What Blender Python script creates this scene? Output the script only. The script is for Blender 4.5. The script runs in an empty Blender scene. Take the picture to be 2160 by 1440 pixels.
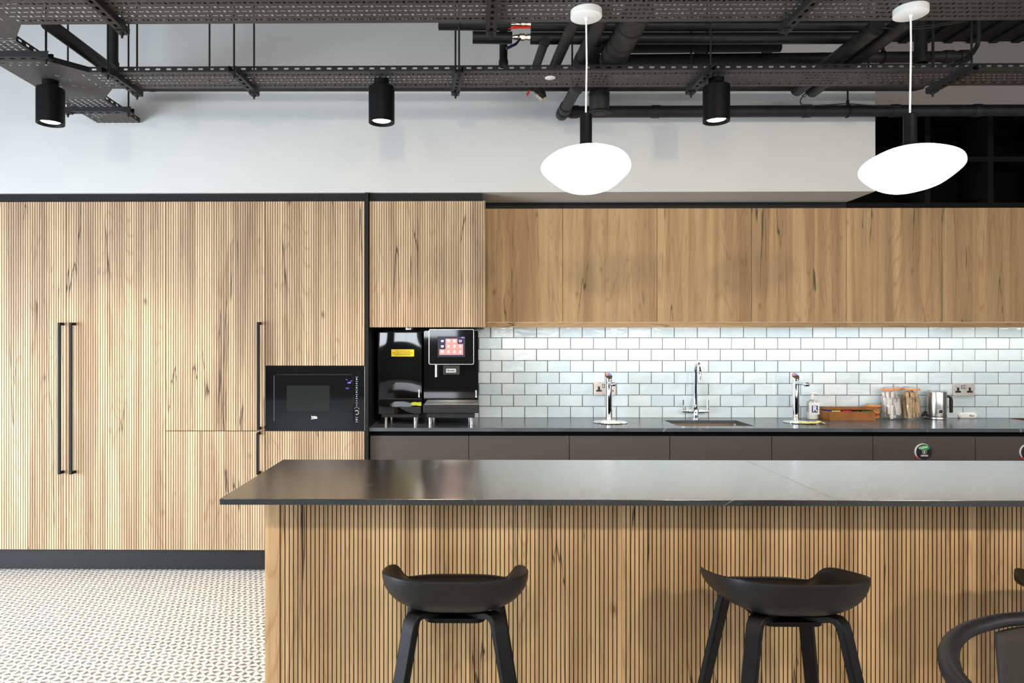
import bpy, math, random
from mathutils import Vector, Matrix, geometry
random.seed(7)
PI = math.pi
SC = bpy.context.scene
COL = SC.collection
# ---------------------------------------------------------------- camera
F = 1440.0; HEYE = 1.37; TH = 0.010; HY = 722.0
CX0 = 998.0 - F * math.tan(TH)
cam_d = bpy.data.cameras.new('camera'); cam = bpy.data.objects.new('camera', cam_d); COL.objects.link(cam)
cam.location = (0, 0, HEYE); cam.rotation_euler = (PI / 2, 0, TH)
cam_d.sensor_width = 36; cam_d.lens = 24; cam_d.shift_x = (1080 - CX0) / 2160; cam_d.shift_y = 2 / 2160
cam_d.clip_start = .05
SC.camera = cam
# ---------------------------------------------------------------- view, world, lights
SC.view_settings.view_transform = 'Standard'; SC.view_settings.look = 'None'
SC.view_settings.gamma = 1; SC.view_settings.use_curve_mapping = False
SC.view_settings.exposure = 0.0
wd = bpy.data.worlds.new('world'); SC.world = wd; wd.use_nodes = True
wd.node_tree.nodes['Background'].inputs[0].default_value = (.78, .88, 1, 1)
wd.node_tree.nodes['Background'].inputs[1].default_value = 2.2

def area(name, loc, target, sx, sy, power, col, spread=180):
    d = bpy.data.lights.new(name, 'AREA'); d.shape = 'RECTANGLE'; d.size = sx; d.size_y = sy
    d.energy = power; d.color = col; d.spread = math.radians(spread)
    o = bpy.data.objects.new(name, d); COL.objects.link(o); o.location = loc
    v = Vector(target) - Vector(loc); o.rotation_euler = v.to_track_quat('-Z', 'Y').to_euler(); return o

def spot(name, loc, target, power, col, ang=70, blend=.6, rad=.03):
    d = bpy.data.lights.new(name, 'SPOT'); d.energy = power; d.color = col
    d.spot_size = math.radians(ang); d.spot_blend = blend; d.shadow_soft_size = rad
    o = bpy.data.objects.new(name, d); COL.objects.link(o); o.location = loc
    v = Vector(target) - Vector(loc); o.rotation_euler = v.to_track_quat('-Z', 'Y').to_euler(); return o

WARM = (1, .86, .68); NEUT = (1, .95, .88); COOL = (.86, .93, 1)
# daylight through the windows far behind and left of the camera
for x in (-3.9, -1.35, 1.35, 3.9):
    area('rear_window_light', (x, -8.8, 1.95), (x * .7, 0, 1.6), 1.9, .9, 42, COOL)
area('left_window_light', (-4.85, 1.0, 1.05), (-1.9, 3.3, .1), 3.0, 1.7, 205, (.78, .89, 1), 130)
area('right_window_light', (5.3, -1.6, 1.6), (0.8, 3.0, 1.3), 4.0, 2.0, 45, NEUT)
# LED strip under the wall cabinets
area('under_cabinet_strip_light', (2.2, 4.40, 1.478), (2.2, 4.45, .9), 4.6, .02, 8.6, (1, .97, .92))
# ceiling spots further back in the room
for x, pw in ((-2.1, 112), (-.3, 148), (1.6, 168), (3.3, 215)):
    spot('unseen_room_spot', (x, -.75, 2.55), (x * .92, 2.6, .75), pw, (1, .86, .66), 80, .7, .085)
for x in (-2.6, 0, 2.6):  # second row, unseen, added to brighten the cabinet fronts
    spot('unseen_room_spot', (x, -3.6, 3.0), (x * .8, 3.4, 1.2), 75, (1, .92, .82), 60, .8, .40)
# ---------------------------------------------------------------- pixel helpers (photo pixels to metres)
def _dir(px, py=HY):
    xc = (px - CX0) / F; yc = (HY - py) / F
    return (-math.sin(TH) + xc * math.cos(TH), math.cos(TH) + xc * math.sin(TH), yc)
def XW(px, Y): d = _dir(px); return Y / d[1] * d[0]
def ZW(py, Y, px=998): d = _dir(px, py); return HEYE + Y / d[1] * d[2]
def G(px, py, z): d = _dir(px, py); t = (z - HEYE) / d[2]; return (t * d[0], t * d[1])

# ---------------------------------------------------------------- materials
def lin(c):
    return tuple((v / 12.92 if v <= .04045 else ((v + .055) / 1.055) ** 2.4) for v in c)
def rgb(r, g, b): return lin((r / 255, g / 255, b / 255)) + (1,)
class NT:
    def __init__(s, name):
        s.m = bpy.data.materials.new(name); s.m.use_nodes = True; s.t = s.m.node_tree; s.p = s.t.nodes['Principled BSDF']
    def n(s, kind, **kw):
        nd = s.t.nodes.new(kind)
        for k, v in kw.items():
            if k.startswith('i_'):
                key = k[2:]; key = int(key) if key.isdigit() else key.replace('_', ' ')
                nd.inputs[key].default_value = v
            else: setattr(nd, k, v)
        return nd
    def l(s, a, b): s.t.links.new(a, b)
    def math(s, op, a, b=None, clamp=False):
        nd = s.n('ShaderNodeMath', operation=op, use_clamp=clamp)
        for i, v in enumerate((a, b)):
            if v is None: continue
            if isinstance(v, (int, float)): nd.inputs[i].default_value = v
            else: s.l(v, nd.inputs[i])
        return nd.outputs[0]
    def ramp(s, fac, pts):
        nd = s.n('ShaderNodeValToRGB'); e = nd.color_ramp.elements
        while len(e) < len(pts): e.new(.5)
        for k, (p, c) in zip(e, pts): k.position = p; k.color = c if len(c) == 4 else tuple(c) + (1,)
        s.l(fac, nd.inputs[0]); return nd.outputs[0]
    def mix(s, fac, a, b, mode='MIX'):
        nd = s.n('ShaderNodeMix', data_type='RGBA', blend_type=mode)
        for key, v in ((0, fac), (6, a), (7, b)):
            if isinstance(v, (int, float)): nd.inputs[key].default_value = v
            elif isinstance(v, tuple): nd.inputs[key].default_value = v
            else: s.l(v, nd.inputs[key])
        return nd.outputs[2]
    def coords(s, scale=(1, 1, 1), rnd=0):
        tc = s.n('ShaderNodeTexCoord'); mp = s.n('ShaderNodeMapping'); mp.inputs['Scale'].default_value = scale
        if rnd:
            oi = s.n('ShaderNodeObjectInfo'); cb = s.n('ShaderNodeCombineXYZ')
            for i, k in enumerate((rnd, 0, rnd * .61)):
                s.l(s.math('MULTIPLY', oi.outputs['Random'], k), cb.inputs[i])
            va = s.n('ShaderNodeVectorMath', operation='ADD'); s.l(tc.outputs['Object'], va.inputs[0]); s.l(cb.outputs[0], va.inputs[1])
            s.l(va.outputs[0], mp.inputs[0])
        else: s.l(tc.outputs['Object'], mp.inputs[0])
        return mp.outputs[0]
    def noise(s, vec, scale, detail=2, dist=0, rough=.5):
        nd = s.n('ShaderNodeTexNoise'); nd.inputs['Scale'].default_value = scale; nd.inputs['Detail'].default_value = detail
        nd.inputs['Distortion'].default_value = dist; nd.inputs['Roughness'].default_value = rough
        s.l(vec, nd.inputs['Vector']); return nd.outputs[0]
    def bump(s, h, strength=.2, dist=.01):
        nd = s.n('ShaderNodeBump'); nd.inputs['Strength'].default_value = strength; nd.inputs['Distance'].default_value = dist
        s.l(h, nd.inputs['Height']); s.l(nd.outputs[0], s.p.inputs['Normal'])
M = {}
def plain(name, col, rough=.5, metal=0, spec=.5, emis=0, ecol=None, trans=0, ior=1.45, coat=0, nz=.0, nscale=30, bump=0):
    s = NT(name); p = s.p
    p.inputs['Base Color'].default_value = col; p.inputs['Roughness'].default_value = rough; p.inputs['Metallic'].default_value = metal
    p.inputs['Specular IOR Level'].default_value = spec; p.inputs['Coat Weight'].default_value = coat
    p.inputs['Coat Roughness'].default_value = .03
    p.inputs['Transmission Weight'].default_value = trans; p.inputs['IOR'].default_value = ior
    if emis:
        p.inputs['Emission Color'].default_value = ecol or col; p.inputs['Emission Strength'].default_value = emis
    if nz or bump:
        n = s.noise(s.coords(), nscale, 3)
        if nz:
            c0 = tuple(v * (1 - nz) for v in col[:3]) + (1,); c1 = tuple(min(1, v * (1 + nz)) for v in col[:3]) + (1,)
            s.l(s.ramp(n, [(.3, c0), (.7, c1)]), p.inputs['Base Color'])
        if bump: s.bump(n, bump, .004)
    M[name] = s.m; return s.m

def wood(name, light, dark, vert=True, rnd=19.0, grey=.35, crack=1.0, sat=1.0):
    s = NT(name)
    def sc(a, b): return (a, a * .6, b) if vert else (b, a * .6, a)
    big = s.noise(s.coords(sc(3.2, .25), rnd), 1.6, 2, .4)
    board = s.noise(s.coords(sc(11, .35), rnd), 1.2, 3, .6)
    fib = s.noise(s.coords(sc(150, 3.5), rnd), 1.6, 4, .2, .65)
    base = s.ramp(board, [(.36, dark), (.66, light)])
    gr = s.ramp(big, [(.36, (1.0, 1.0, 1.0)), (.64, (.76, .71, .68))])
    base = s.mix(grey * 1.2, base, gr, 'MULTIPLY')
    fr = s.ramp(fib, [(.28, (.66, .60, .54)), (.5, (1, 1, 1)), (.75, (1.0, 1.0, 1.0))])
    base = s.mix(.75, base, fr, 'MULTIPLY')
    # pale and dark flecks
    fl = s.noise(s.coords(sc(95, 7), rnd), 1.4, 2, .1, .6)
    base = s.mix(s.math('MULTIPLY', s.ramp(fl, [(.62, (0, 0, 0)), (.72, (1, 1, 1))]), .22), base, (.22, .13, .07, 1))
    # cathedral figure
    rings = s.noise(s.coords(sc(5.2, .55), rnd), 1.0, 2.0, .3)
    r = s.math('FRACT', s.math('MULTIPLY', rings, 26))
    rc = s.ramp(r, [(0, (.70, .58, .46)), (.14, (1, 1, 1)), (.82, (1, 1, 1)), (1, (.70, .58, .46))])
    msk = s.ramp(s.noise(s.coords(sc(8, .45), rnd), 1.0, 1), [(.50, (0, 0, 0)), (.57, (1, 1, 1))])
    base = s.mix(s.math('MULTIPLY', msk, .55), base, rc, 'MULTIPLY')
    # drying cracks: thin broken lines along the grain with a brown halo
    def cracks(xs, zs, off, thin, m0, seed):
        cn = s.noise(s.coords(sc(xs, zs), rnd + seed), 1.15, 6, .12, .42)
        ca = s.math('ABSOLUTE', s.math('SUBTRACT', cn, off))
        ck = s.ramp(s.noise(s.coords(sc(4.0, .85), rnd + seed * 1.7), 1.5, 3), [(m0, (0, 0, 0)), (m0 + .03, (1, 1, 1))])
        line = s.ramp(ca, [(.0, (1, 1, 1)), (thin * .5, (.8, .8, .8)), (thin, (0, 0, 0))])
        halo = s.ramp(ca, [(.0, (1, 1, 1)), (thin * 5, (0, 0, 0))])
        return s.math('MULTIPLY', s.math('MULTIPLY', line, ck), crack), s.math('MULTIPLY', s.math('MULTIPLY', halo, ck), .32 * crack)
    for args in ((5.0, .16, .5, .0030, .53, 0.0), (7.5, .30, .53, .0022, .54, 3.7)):
        li, ha = cracks(*args)
        base = s.mix(ha, base, (.24, .145, .08, 1)); base = s.mix(li, base, (.035, .022, .016, 1))
    # knots
    vo = s.n('ShaderNodeTexVoronoi'); vo.inputs['Scale'].default_value = 1.0; s.l(s.coords(sc(9, 4.2), rnd), vo.inputs['Vector'])
    kz = s.math('ADD', vo.outputs['Distance'], s.math('MULTIPLY', s.noise(s.coords(sc(40, 30), rnd), 1, 3), .14))
    km = s.ramp(kz, [(.10, (1, 1, 1)), (.13, (.45, .45, .45)), (.22, (0, 0, 0))])
    kk = s.ramp(s.noise(s.coords(sc(3, 2), rnd), 1.3, 1), [(.46, (0, 0, 0)), (.54, (1, 1, 1))])
    base = s.mix(s.math('MULTIPLY', s.math('MULTIPLY', km, kk), .8), base, (.13, .07, .035, 1))
    s.l(base, s.p.inputs['Base Color'])
    s.p.inputs['Roughness'].default_value = .55; s.p.inputs['Specular IOR Level'].default_value = .3
    s.bump(fib, .12, .002)
    M[name] = s.m; return s.m

OAK_L = (.60, .425, .255, 1); OAK_D = (.40, .262, .148, 1)
wood('oak_tall', (.67, .50, .315, 1), (.40, .275, .168, 1))
wood('oak_plain', (.50, .335, .165, 1), (.315, .195, .092, 1), crack=1.0)
wood('oak_island', (.55, .37, .19, 1), (.33, .205, .100, 1))
wood('oak_across', (.47, .315, .165, 1), (.33, .205, .105, 1), vert=False)
plain('groove_brown', (.15, .09, .055, 1), .8)  # brown instead of black: bright light on the tall grooves painted in
plain('groove_black', (.012, .010, .009, 1), .8)
plain('black_panel', (.011, .0105, .0105, 1), .55, 0, .2, nz=.15, nscale=8)
plain('kick_black', (.020, .019, .020, 1), .45, 0, .25)
plain('black_void', (.003, .003, .003, 1), .8, 0, .05)
plain('shelf_black', (.006, .0056, .0055, 1), .7, 0, .1)
plain('black_metal', (.010, .0095, .009, 1), .55, 0, .2, nz=.25, nscale=60)
plain('tray_metal', (.060, .054, .052, 1), .5, .0, .35, nz=.12, nscale=14)
plain('strut_metal', (.020, .0195, .020, 1), .45, .0, .3, nz=.1, nscale=14)
plain('pipe_black', (.020, .019, .019, 1), .5, 0, .3, nz=.25, nscale=20)
plain('lagging', (.011, .011, .012, 1), .42, 0, .35, nz=.3, nscale=25, bump=.5)
plain('deck_black', (.014, .013, .012, 1), .7)
plain('lamp_black', (.003, .003, .003, 1), .45, 0, .22)
plain('base_taupe', (.068, .056, .052, 1), .45, nz=.06, nscale=120)
plain('gloss_black', (.004, .004, .004, 1), .04, 0, .5, coat=1)
plain('satin_black', (.012, .011, .010, 1), .35)
plain('glass_black', (.0065, .0065, .007, 1), .05, 0, .5, coat=.6)
plain('window_mesh', (.017, .018, .018, 1), .10, 0, .6)
plain('steel', (.62, .59, .56, 1), .24, 1, nz=.08, nscale=90)
plain('steel_dark', (.36, .30, .25, 1), .33, 1)
plain('chrome', (.80, .80, .82, 1), .05, 1)
plain('brass', (.60, .53, .44, 1), .30, 1, nz=.15, nscale=60)
plain('socket_metal', (.62, .56, .51, 1), .38, 1, nz=.1, nscale=90)
plain('white_plastic', (.82, .81, .79, 1), .4)
plain('white_paint', (.84, .84, .82, 1), .35)
plain('white_print', (.85, .85, .85, 1), .6)
plain('icon_print', (.42, .46, .58, 1), .6)
plain('grey_print', (.30, .29, .28, 1), .6)
plain('yellow_sign', (.90, .76, .02, 1), .5)
plain('red_print', (.75, .10, .02, 1), .6)
plain('dark_print', (.10, .09, .02, 1), .6)
plain('red_handle', (.72, .03, .02, 1), .35)
plain('blue_handle', (.006, .010, .050, 1), .35)
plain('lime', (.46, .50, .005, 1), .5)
plain('green_print', (.0, .36, .03, 1), .45)
plain('blue_print', (.01, .05, .55, 1), .45)
plain('navy_print', (.015, .03, .20, 1), .5)
plain('red_dot', (.80, .01, .01, 1), .4)
plain('cap_red', (.85, .22, .16, 1), .4)
plain('cap_blue', (.12, .18, .85, 1), .4)
plain('tea_wood', (.27, .088, .006, 1), .26, nz=.22, nscale=18)
plain('tea_wood_side', (.27, .088, .006, 1), .26, nz=.22, nscale=18)
plain('orange_rubber', (.80, .27, .06, 1), .45)
plain('paper_white', (.80, .76, .73, 1), .7, nz=.08, nscale=70)
plain('paper_brown', (.62, .43, .26, 1), .7, nz=.10, nscale=70)
plain('candy_orange', (.90, .36, .02, 1), .4)
plain('candy_red', (.70, .06, .02, 1), .4)
plain('cord_black', (.01, .01, .01, 1), .5)
plain('yellow_cloth', (.82, .74, .16, 1), .8, nz=.1, nscale=50)
plain('silicone', (.86, .88, .88, 1), .2)
plain('shade_glow', (1, 1, 1, 1), .5, emis=6.5, ecol=(1, .97, .93, 1))
plain('lens_glow', (1, 1, 1, 1), .5, emis=9, ecol=(1, .93, .82, 1))
plain('strip_glow', (1, 1, 1, 1), .5, emis=8, ecol=(1, .90, .76, 1))
plain('screen_navy', (.005, .004, .02, 1), .3, emis=.3, ecol=(.028, .024, .10, 1))
plain('screen_pink', (.2, .1, .1, 1), .2, emis=.85, ecol=(.86, .36, .30, 1))
plain('screen_white', (.5, .5, .6, 1), .2, emis=.95, ecol=(.80, .78, .95, 1))
plain('screen_pale', (.5, .4, .4, 1), .2, emis=.9, ecol=(.95, .62, .55, 1))
plain('screen_red', (.3, 0, .1, 1), .2, emis=.9, ecol=(.75, .02, .16, 1))
plain('display_blue', (.1, .1, .5, 1), .2, emis=1.2, ecol=(.28, .30, .95, 1))
plain('stool_shell', (.014, .0135, .0135, 1), .42, 0, .32, nz=.08, nscale=10)
plain('stool_leg', (.004, .0036, .0034, 1), .42, 0, .25, nz=.35, nscale=30)
plain('chair_black', (.020, .018, .020, 1), .42, 0, .4, nz=.2, nscale=40, bump=.1)
plain('cushion', (.030, .026, .024, 1), .75, nz=.1, nscale=200)
plain('wall_white', (.56, .55, .53, 1), .75, nz=.015, nscale=3)
plain('wall_shaded', (.40, .355, .335, 1), .8)  # white wall darkened to taupe, its shade painted into the colour
plain('room_wall', (.30, .29, .28, 1), .8)
# clear glass that lets light through cheaply
def glass(name, tint, rough=.0):
    s = NT(name); out = s.t.nodes['Material Output']
    g = s.n('ShaderNodeBsdfGlossy'); g.inputs['Roughness'].default_value = .03
    t = s.n('ShaderNodeBsdfTransparent'); t.inputs[0].default_value = tint
    lw = s.n('ShaderNodeLayerWeight'); lw.inputs[0].default_value = .35
    fac = s.math('MULTIPLY', lw.outputs['Fresnel'], .5)
    mx = s.n('ShaderNodeMixShader'); s.l(fac, mx.inputs[0]); s.l(t.outputs[0], mx.inputs[1]); s.l(g.outputs[0], mx.inputs[2])
    s.l(mx.outputs[0], out.inputs[0]); M[name] = s.m
glass('jar_glass', (.97, .985, .98, 1)); glass('bottle_plastic', (.97, .98, .98, 1))
# stone worktop
def stone(name, base, vein, rough, spec):
    s = NT(name)
    n = s.noise(s.coords((1.2, 3.2, 3)), 4.5, 6, .5, .62)
    c = s.ramp(n, [(.3, tuple(v * .78 for v in base[:3]) + (1,)), (.72, tuple(v * 1.28 for v in base[:3]) + (1,))])
    v = s.noise(s.coords((.75, 1.5, 1)), 1.5, 4, .5, .5)
    va = s.math('ABSOLUTE', s.math('SUBTRACT', v, .5))
    vm = s.ramp(va, [(0, (1, 1, 1)), (.0006, (.5, .5, .5)), (.0012, (0, 0, 0))])
    k = s.ramp(s.noise(s.coords(), 9, 3), [(.47, (0, 0, 0)), (.58, (1, 1, 1))])
    s.l(s.mix(s.math('MULTIPLY', s.math('MULTIPLY', vm, k), .5), c, vein), s.p.inputs['Base Color'])
    s.p.inputs['Roughness'].default_value = rough; s.p.inputs['Specular IOR Level'].default_value = spec
    M[name] = s.m
stone('stone_back', (.078, .088, .098, 1), (.55, .56, .56, 1), .22, .40)
stone('stone_island', (.027, .0275, .029, 1), (.40, .40, .39, 1), .21, .35)
M['stone_island'].node_tree.nodes['Principled BSDF'].inputs['Coat Weight'].default_value = 1.0
M['stone_island'].node_tree.nodes['Principled BSDF'].inputs['Coat Roughness'].default_value = .20
M['stone_island'].node_tree.nodes['Principled BSDF'].inputs['Coat IOR'].default_value = 1.45
# glazed hand-made tile
def tile_mat():
    s = NT('tile_glaze')
    geo = s.n('ShaderNodeNewGeometry')
    var = s.ramp(geo.outputs['Random Per Island'], [(0, (.53, .625, .675)), (.5, (.58, .668, .708)), (1, (.63, .70, .73))])
    n = s.noise(s.coords((1, 1, 1.6)), 16, 3, .4)
    s.l(s.mix(.35, var, s.ramp(n, [(.35, (.85, .87, .88)), (.65, (1, 1, 1))]), 'MULTIPLY'), s.p.inputs['Base Color'])
    s.p.inputs['Roughness'].default_value = .09; s.p.inputs['Specular IOR Level'].default_value = .5
    s.bump(s.noise(s.coords((1, 1, 1.7)), 20, 2, .2), .16, .008)
    M['tile_glaze'] = s.m
tile_mat(); plain('grout', (.10, .062, .042, 1), .85)
# patterned floor
def floor_mat():
    s = NT('floor_tile'); c = s.coords((1, 1, 1)); sp = s.n('ShaderNodeSeparateXYZ'); s.l(c, sp.inputs[0])
    cell = .0472
    u = s.math('DIVIDE', s.math('ADD', sp.outputs[0], 10.016), cell); v = s.math('DIVIDE', s.math('ADD', sp.outputs[1], 10.0), cell)
    fu = s.math('SUBTRACT', s.math('FRACT', u), .5); fv = s.math('SUBTRACT', s.math('FRACT', v), .5)
    au = s.math('ABSOLUTE', fu); av = s.math('ABSOLUTE', fv)
    par = s.math('FLOORED_MODULO', s.math('ADD', s.math('FLOOR', u), s.math('FLOOR', v)), 2.0)
    par = s.math('GREATER_THAN', par, .5)
    a = s.math('GREATER_THAN', s.math('SUBTRACT', au, av), .035); b = s.math('GREATER_THAN', s.math('SUBTRACT', av, au), .035)
    tri = s.math('ADD', s.math('MULTIPLY', a, par), s.math('MULTIPLY', b, s.math('SUBTRACT', 1, par)))
    inn = s.math('MULTIPLY', s.math('LESS_THAN', au, .46), s.math('LESS_THAN', av, .455))
    tri = s.math('MULTIPLY', tri, inn)
    wear = s.ramp(s.noise(c, 60, 2), [(.30, (.55, .55, .55)), (.48, (1, 1, 1))])
    tri = s.math('MULTIPLY', tri, wear)
    fu4 = s.math('ABSOLUTE', s.math('SUBTRACT', s.math('FRACT', s.math('DIVIDE', u, 4)), .5))
    fv4 = s.math('ABSOLUTE', s.math('SUBTRACT', s.math('FRACT', s.math('DIVIDE', v, 4)), .5))
    gr = s.math('MAXIMUM', s.math('GREATER_THAN', fu4, .488), s.math('GREATER_THAN', fv4, .488))
    tone = s.ramp(s.noise(c, 5, 2), [(.3, (.20, .182, .155)), (.7, (.27, .245, .21))])
    col = s.mix(tri, (.88, .87, .855, 1), tone)
    col = s.mix(gr, col, (.70, .70, .71, 1))
    s.l(col, s.p.inputs['Base Color']); s.p.inputs['Roughness'].default_value = .42; M['floor_tile'] = s.m
floor_mat()

# ---------------------------------------------------------------- mesh builder
def wloc(o):
    v = Vector((0, 0, 0))
    while o is not None: v += o.location; o = o.parent
    return v
class B:
    def __init__(s): s.v = []; s.f = []; s.mi = []
    def add(s, vs, fs, mi=0):
        k = len(s.v); s.v += [tuple(p) for p in vs]
        for f in fs: s.f.append([i + k for i in f]); s.mi.append(mi)
        return s
    def box(s, x0, x1, y0, y1, z0, z1, mi=0):
        vs = [(x, y, z) for z in (z0, z1) for y in (y0, y1) for x in (x0, x1)]
        return s.add(vs, [(0, 2, 3, 1), (4, 5, 7, 6), (0, 1, 5, 4), (2, 6, 7, 3), (0, 4, 6, 2), (1, 3, 7, 5)], mi)
    def obox(s, c, sx, sy, sz, rot, mi=0):
        k = len(s.v); s.box(-sx / 2, sx / 2, -sy / 2, sy / 2, -sz / 2, sz / 2, mi)
        R = rot if isinstance(rot, Matrix) else Matrix.Rotation(rot, 3, 'Z')
        for i in range(k, len(s.v)): s.v[i] = tuple(R @ Vector(s.v[i]) + Vector(c))
        return s
    def tube(s, pts, r, seg=12, mi=0, closed=False, cap=True, flat=None):
        pts = [Vector(p) for p in pts]; n = len(pts); rs = r if isinstance(r, (list, tuple)) else [r] * n
        ring = []; prev = None
        for i, p in enumerate(pts):
            a = pts[i - 1] if (i > 0 or closed) else p; b = pts[(i + 1) % n] if (i < n - 1 or closed) else p
            t = (b - a).normalized()
            if prev is None:
                up = Vector((0, 0, 1)) if abs(t.z) < .9 else Vector((0, 1, 0))
                nx = t.cross(up).normalized()
            else: nx = (prev - t * prev.dot(t)).normalized()
            prev = nx; ny = t.cross(nx).normalized(); k = len(s.v)
            for j in range(seg):
                an = 2 * PI * j / seg
                s.v.append(tuple(p + (nx * math.cos(an) + ny * math.sin(an)) * rs[i]))
            ring.append(k)
        for i in range(n if closed else n - 1):
            a = ring[i]; b = ring[(i + 1) % n]
            for j in range(seg):
                s.f.append([a + j, a + (j + 1) % seg, b + (j + 1) % seg, b + j]); s.mi.append(mi)
        if cap and not closed:
            s.f.append([ring[0] + j for j in range(seg)][::-1]); s.mi.append(mi)
            s.f.append([ring[-1] + j for j in range(seg)]); s.mi.append(mi)
        return s
    def cyl(s, p0, p1, r0, r1=None, seg=24, mi=0, cap=True):
        return s.tube([p0, p1], [r0, r0 if r1 is None else r1], seg, mi, False, cap)
    def lathe(s, prof, c=(0, 0, 0), seg=32, mi=0, axis='Z', sx=1, sy=1, cap=True):
        k = len(s.v); c = Vector(c)
        for r, z in prof:
            for j in range(seg):
                a = 2 * PI * j / seg; x = r * math.cos(a) * sx; y = r * math.sin(a) * sy
                p = (x, y, z) if axis == 'Z' else ((x, -z, y) if axis == 'Y' else (z, x, y))
                s.v.append(tuple(c + Vector(p)))
        n = len(prof)
        for i in range(n - 1):
            for j in range(seg):
                s.f.append([k + i * seg + j, k + i * seg + (j + 1) % seg, k + (i + 1) * seg + (j + 1) % seg, k + (i + 1) * seg + j]); s.mi.append(mi)
        if cap:
            s.f.append([k + j for j in range(seg)][::-1]); s.mi.append(mi)
            s.f.append([k + (n - 1) * seg + j for j in range(seg)]); s.mi.append(mi)
        return s
    def prism(s, poly, a, b, axis='Y', mi=0):
        n = len(poly)
        def P(p, t): return (p[0], t, p[1]) if axis == 'Y' else ((p[0], p[1], t) if axis == 'Z' else (t, p[0], p[1]))
        vs = [P(p, a) for p in poly] + [P(p, b) for p in poly]
        fs = [list(range(n)), list(range(2 * n - 1, n - 1, -1))] + [[i, (i + 1) % n, n + (i + 1) % n, n + i] for i in range(n)]
        return s.add(vs, fs, mi)
    def rrect(s, x0, x1, z0, z1, r, a, b, mi=0, axis='Y', seg=5):
        pts = []
        for cx, cz, st in ((x1 - r, z1 - r, 0), (x0 + r, z1 - r, 1), (x0 + r, z0 + r, 2), (x1 - r, z0 + r, 3)):
            for i in range(seg + 1):
                an = PI / 2 * (st + i / seg); pts.append((cx + r * math.cos(an), cz + r * math.sin(an)))
        return s.prism(pts, a, b, axis, mi)
    def build(s, name, mats, parent=None, bevel=0, smooth=True, solid=0, sub=0, label=None, loc=None, ang=38):
        if parent is not None: off = wloc(parent); loc = Vector((0, 0, 0))
        elif loc is not None: off = Vector(loc); loc = off
        else:
            xs = [p[0] for p in s.v]; ys = [p[1] for p in s.v]; zs = [p[2] for p in s.v]
            off = Vector(((min(xs) + max(xs)) / 2, (min(ys) + max(ys)) / 2, min(zs))); loc = off
        me = bpy.data.meshes.new(name); me.from_pydata([(p[0] - off.x, p[1] - off.y, p[2] - off.z) for p in s.v], [], s.f)
        if isinstance(mats, str): mats = [mats]
        for m in mats: me.materials.append(M[m])
        for p, mi in zip(me.polygons, s.mi): p.material_index = mi
        import bmesh
        bm = bmesh.new(); bm.from_mesh(me); bmesh.ops.recalc_face_normals(bm, faces=bm.faces) if not getattr(s, 'keep', False) else None
        bm.to_mesh(me); bm.free()
        if smooth: me.shade_smooth(); me.set_sharp_from_angle(angle=math.radians(ang))
        o = bpy.data.objects.new(name, me); COL.objects.link(o); o.location = loc
        if parent is not None: o.parent = parent
        if sub: md = o.modifiers.new('sub', 'SUBSURF'); md.levels = md.render_levels = sub
        if solid: md = o.modifiers.new('solid', 'SOLIDIFY'); md.thickness = solid; md.offset = 0
        if bevel:
            md = o.modifiers.new('bevel', 'BEVEL'); md.width = bevel; md.segments = 2; md.limit_method = 'ANGLE'; md.angle_limit = math.radians(40)
            md.harden_normals = False
        if label: o['label'] = label
        return o
def tag(o, label, cat, group=None, kind=None):
    o['label'] = label; o['category'] = cat
    if group: o['group'] = group
    if kind: o['kind'] = kind
    return o
def thing(name, label, cat, loc=(0, 0, 0), group=None):
    o = bpy.data.objects.new(name, None); COL.objects.link(o); o.location = loc; o.empty_display_size = .05
    return tag(o, label, cat, group)
def struct(o): o['kind'] = 'structure'; return o
def copy_tree(o, parent=None):
    c = o.copy(); COL.objects.link(c); c.parent = parent
    for ch in [x for x in bpy.data.objects if x.parent == o]: copy_tree(ch, c)
    return c
def text(body, size, x, y, z, mat, parent, name='lettering', rot=0, ext=.0004, align='CENTER', bold=0, sx=1):
    cu = bpy.data.curves.new(name, 'FONT'); cu.body = body; cu.size = size; cu.extrude = ext; cu.align_x = align; cu.align_y = 'CENTER'
    cu.offset = bold; cu.resolution_u = 3
    to = bpy.data.objects.new(name, cu); COL.objects.link(to)
    bpy.context.view_layer.update()
    me = bpy.data.meshes.new_from_object(to.evaluated_get(bpy.context.evaluated_depsgraph_get()))
    bpy.data.objects.remove(to); bpy.data.curves.remove(cu)
    off = wloc(parent) if parent else Vector((0, 0, 0)); c, s_ = math.cos(rot), math.sin(rot)
    for v in me.vertices:
        a, b, d = v.co; a *= sx
        v.co = (x + a * c - b * s_ - off.x, y - d - off.y, z + a * s_ + b * c - off.z)
    me.materials.clear(); me.materials.append(M[mat]); me.name = name
    o = bpy.data.objects.new(name, me); COL.objects.link(o); o.parent = parent; return o
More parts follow.
